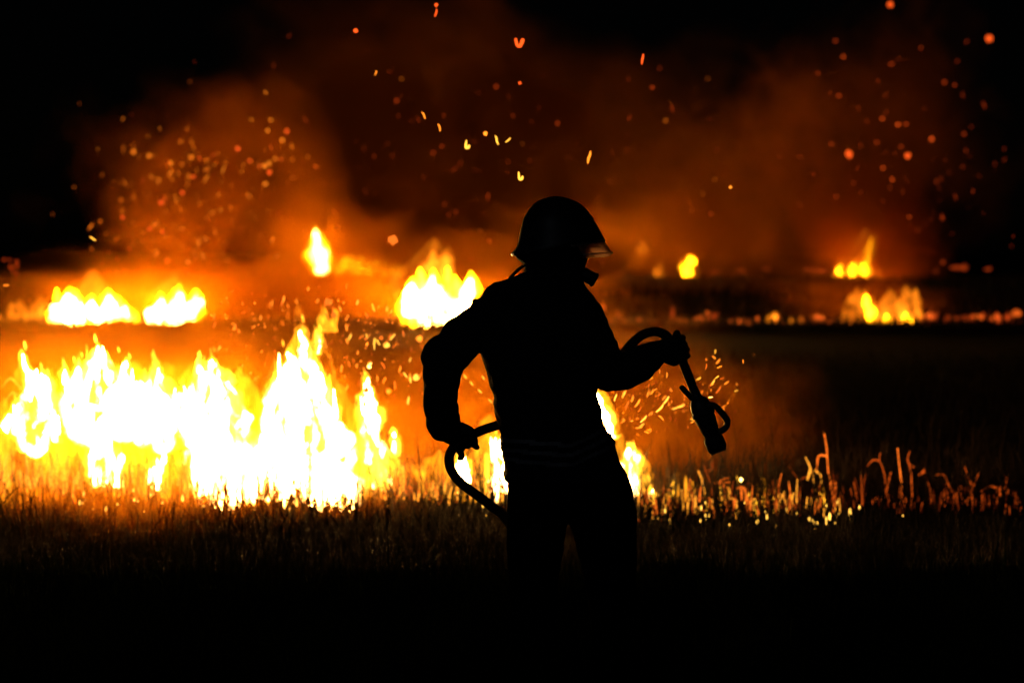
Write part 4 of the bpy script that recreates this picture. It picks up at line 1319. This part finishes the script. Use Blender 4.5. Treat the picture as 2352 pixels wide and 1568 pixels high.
def visor_mat():
    m, nt, out = mat_new('visor_plastic')
    N, L = nt.nodes, nt.links
    tr = N.new('ShaderNodeBsdfTransparent'); tr.inputs['Color'].default_value = (0.95, 0.80, 0.7, 1)
    gl = N.new('ShaderNodeBsdfGlossy'); gl.inputs['Roughness'].default_value = 0.12
    gl.inputs['Color'].default_value = (0.9, 0.8, 0.75, 1)
    df = N.new('ShaderNodeBsdfTranslucent'); df.inputs['Color'].default_value = (0.85, 0.6, 0.5, 1)
    fr = N.new('ShaderNodeFresnel'); fr.inputs['IOR'].default_value = 1.6
    m1 = N.new('ShaderNodeMixShader'); m2 = N.new('ShaderNodeMixShader'); m2.inputs['Fac'].default_value = 0.5
    L.new(fr.outputs[0], m1.inputs['Fac'])
    L.new(tr.outputs[0], m1.inputs[1]); L.new(gl.outputs[0], m1.inputs[2])
    L.new(m1.outputs[0], m2.inputs[1]); L.new(df.outputs[0], m2.inputs[2])
    L.new(m2.outputs[0], out.inputs['Surface'])
    return m


M['visor'] = visor_mat()


def edge_mat():
    m, nt, out = mat_new('visor_edge')
    N, L = nt.nodes, nt.links
    tl = N.new('ShaderNodeBsdfTranslucent'); tl.inputs['Color'].default_value = (0.95, 0.85, 0.75, 1)
    gl = N.new('ShaderNodeBsdfGlossy'); gl.inputs['Roughness'].default_value = 0.15
    mx = N.new('ShaderNodeMixShader'); mx.inputs['Fac'].default_value = 0.15
    L.new(tl.outputs[0], mx.inputs[1]); L.new(gl.outputs[0], mx.inputs[2])
    L.new(mx.outputs[0], out.inputs['Surface'])
    return m


M['edge'] = edge_mat()
# brim trim along the front edge of the shell
mb = MB()
mb.tube(arc_ring(1181, 587, 1388, 552, .136, R(-75), R(75), 24), 0.0042, n=8, sub=1)
mb.build('brim_trim', M['edge'], helmet)

rows = [(1196, 578, 1388, 553, .124), (1200, 584, 1397, 567, .126), (1206, 590, 1405, 580, .126), (1212, 596, 1404, 586, .122), (1220, 600, 1396, 590, .114)]
outer = [arc_ring(*r, R(-72), R(72), 24) for r in rows]
inner = [arc_ring(*r, R(-72), R(72), 24, grow=0.985) for r in rows]
mb = MB()
mb.rings([o + i[::-1] for o, i in zip(outer, inner)])
visor = mb.build('visor', M['visor'], helmet)
mb = MB()
mb.tube(arc_ring(1206, 590, 1405.5, 581, .1265, R(-70), R(70), 24), 0.0046, n=8, sub=1)
mb.build('visor_rim', M['edge'], visor)

# breathing mask with its demand valve
mb = MB()
mb.rings([ring_bf(*s) for s in ((1280, 545, 1356, 560, .07), (1276, 565, 1356, 578, .078), (1272, 590, 1349, 598, .078), (1270, 612, 1343, 616, .07), (1272, 630, 1338, 640, .058), (1280, 645, 1328, 652, .04))])
mask = link_mesh('breathing_mask', remesh(mb, 'breathing_mask', 0.006, 3), M['rubber'], person)
a, b = PP(1330, 623), PP(1369, 645)
mb = MB()
ux = (b - a).normalized()
va = ux.cross(Vector((0, 1, 0))).normalized()
vb = ux.cross(va)
mb.rings([[a.lerp(b, t) + (va * math.cos(2 * math.pi * j / 24) + vb * math.sin(2 * math.pi * j / 24)) * r for j in range(24)] for t, r in ((-.2, .018), (.2, .0215), (.3, .0245), (.9, .0245), (.97, .0235), (1.0, .021))])
valve = mb.build('demand_valve', M['rubber'], mask)
d = (b - a).normalized()
mb = MB()
mb.rings([[b + d * t + (va * math.cos(2 * math.pi * j / 24) + vb * math.sin(2 * math.pi * j / 24)) * r for j in range(24)] for t, r in ((-.0135, .0255), (-.009, .0265), (-.005, .0265), (-.003, .0255))])
mb.build('valve_cap', M['rubber'], valve)
mb = MB()
mb.tube([PP(1215, 606, -.06), PP(1200, 612, -.05), PP(1188, 621, -.04), PP(1178, 632, -.03), PP(1170, 640, -.02), PP(1166, 650, -.02)], [0.004, 0.0055, 0.006, 0.006, 0.006, 0.005], n=8)
mb.build('mask_strap', M['rubber'], mask)

# ------------------------------------------------------------------ fire hose with nozzle
hose = empty('fire_hose', PP(1200, 1600, .3))
tag(hose, 'dark fire hose with hand nozzle looped through both gloved hands', 'fire hose')
hp = []
for (x, y, dy) in hose_pts:
    p = PP(x, y, dy)
    p.z = max(p.z, 0.02)
    hp.append(p)
mb = MB()
mb.tube(hp, 0.0175, n=14, sub=5)
mb.build('hose_line', M['hose'], hose)


def axial(mb, p0, p1, prof, n=24):
    """Turned part: prof = (t along p0..p1, radius m)."""
    ax = (p1 - p0).normalized()
    u = ax.cross(Vector((0, 1, 0))).normalized()
    v = ax.cross(u)
    mb.rings([[p0.lerp(p1, t) + (u * math.cos(2 * math.pi * j / n) + v * math.sin(2 * math.pi * j / n)) * r for j in range(n)] for t, r in prof])


N0, N1 = PP(1562, 815, .20), PP(1650, 1036, .17)
mb = MB()
axial(mb, N0, N1, [(0, .0185), (.08, .0185), (.085, .0165), (.40, .0165), (.44, .019), (.46, .028), (.50, .036), (.56, .039), (.66, .038), (.74, .034), (.80, .031), (.82, .028), (.86, .028)])
nozzle = mb.build('nozzle', M['metal'], hose)
mb = MB()
axial(mb, N0, N1, [(.84, .027), (.855, .034), (.88, .0365), (.96, .0365), (.985, .033), (1.0, .029)], 28)
tip = mb.build('nozzle_tip', M['rubber'], nozzle)
mb = MB()
nt_ = 28
for j in range(nt_):                                                               # rubber teeth round the tip
    pass
axial(mb, N0, N1, [(1.0, .024), (1.004, .030), (1.012, .030), (1.014, .022)], 28)
mb.build('tip_ring', M['metal'], tip)
mb = MB()
mb.tube([PP(1600, 926, .185), PP(1583, 908, .185), PP(1566, 889, .185)], [0.0095, 0.010, 0.0105], n=12)
mb.build('lever', M['rubber'], nozzle)
mb = MB()
for s in (-1, 1):
    mb.tube([PP(1628, 930, .18 + s * .034), PP(1642, 932, .18 + s * .034), PP(1660, 950, .18 + s * .032), PP(1671, 966, .18 + s * .03)], 0.012, n=10)
mb.tube([PP(1671, 966, .18 - .034), PP(1672, 967, .18), PP(1671, 966, .18 + .034)], 0.0075, n=10)
mb.tube([PP(1671, 968, .18), PP(1668, 980, .18), PP(1655, 990, .18), PP(1642, 996, .18)], 0.012, n=10)
mb.build('bale_handle', M['metal'], nozzle)
mb = MB()
axial(mb, N0, N1, [(.585, .040), (.595, .0425), (.625, .0425), (.635, .040)], 24)
mb.build('collar_ring', M['rubber'], nozzle)

print('objects', len(bpy.data.objects), 'tris', sum(len(o.data.polygons) for o in bpy.data.objects if o.type == 'MESH'))
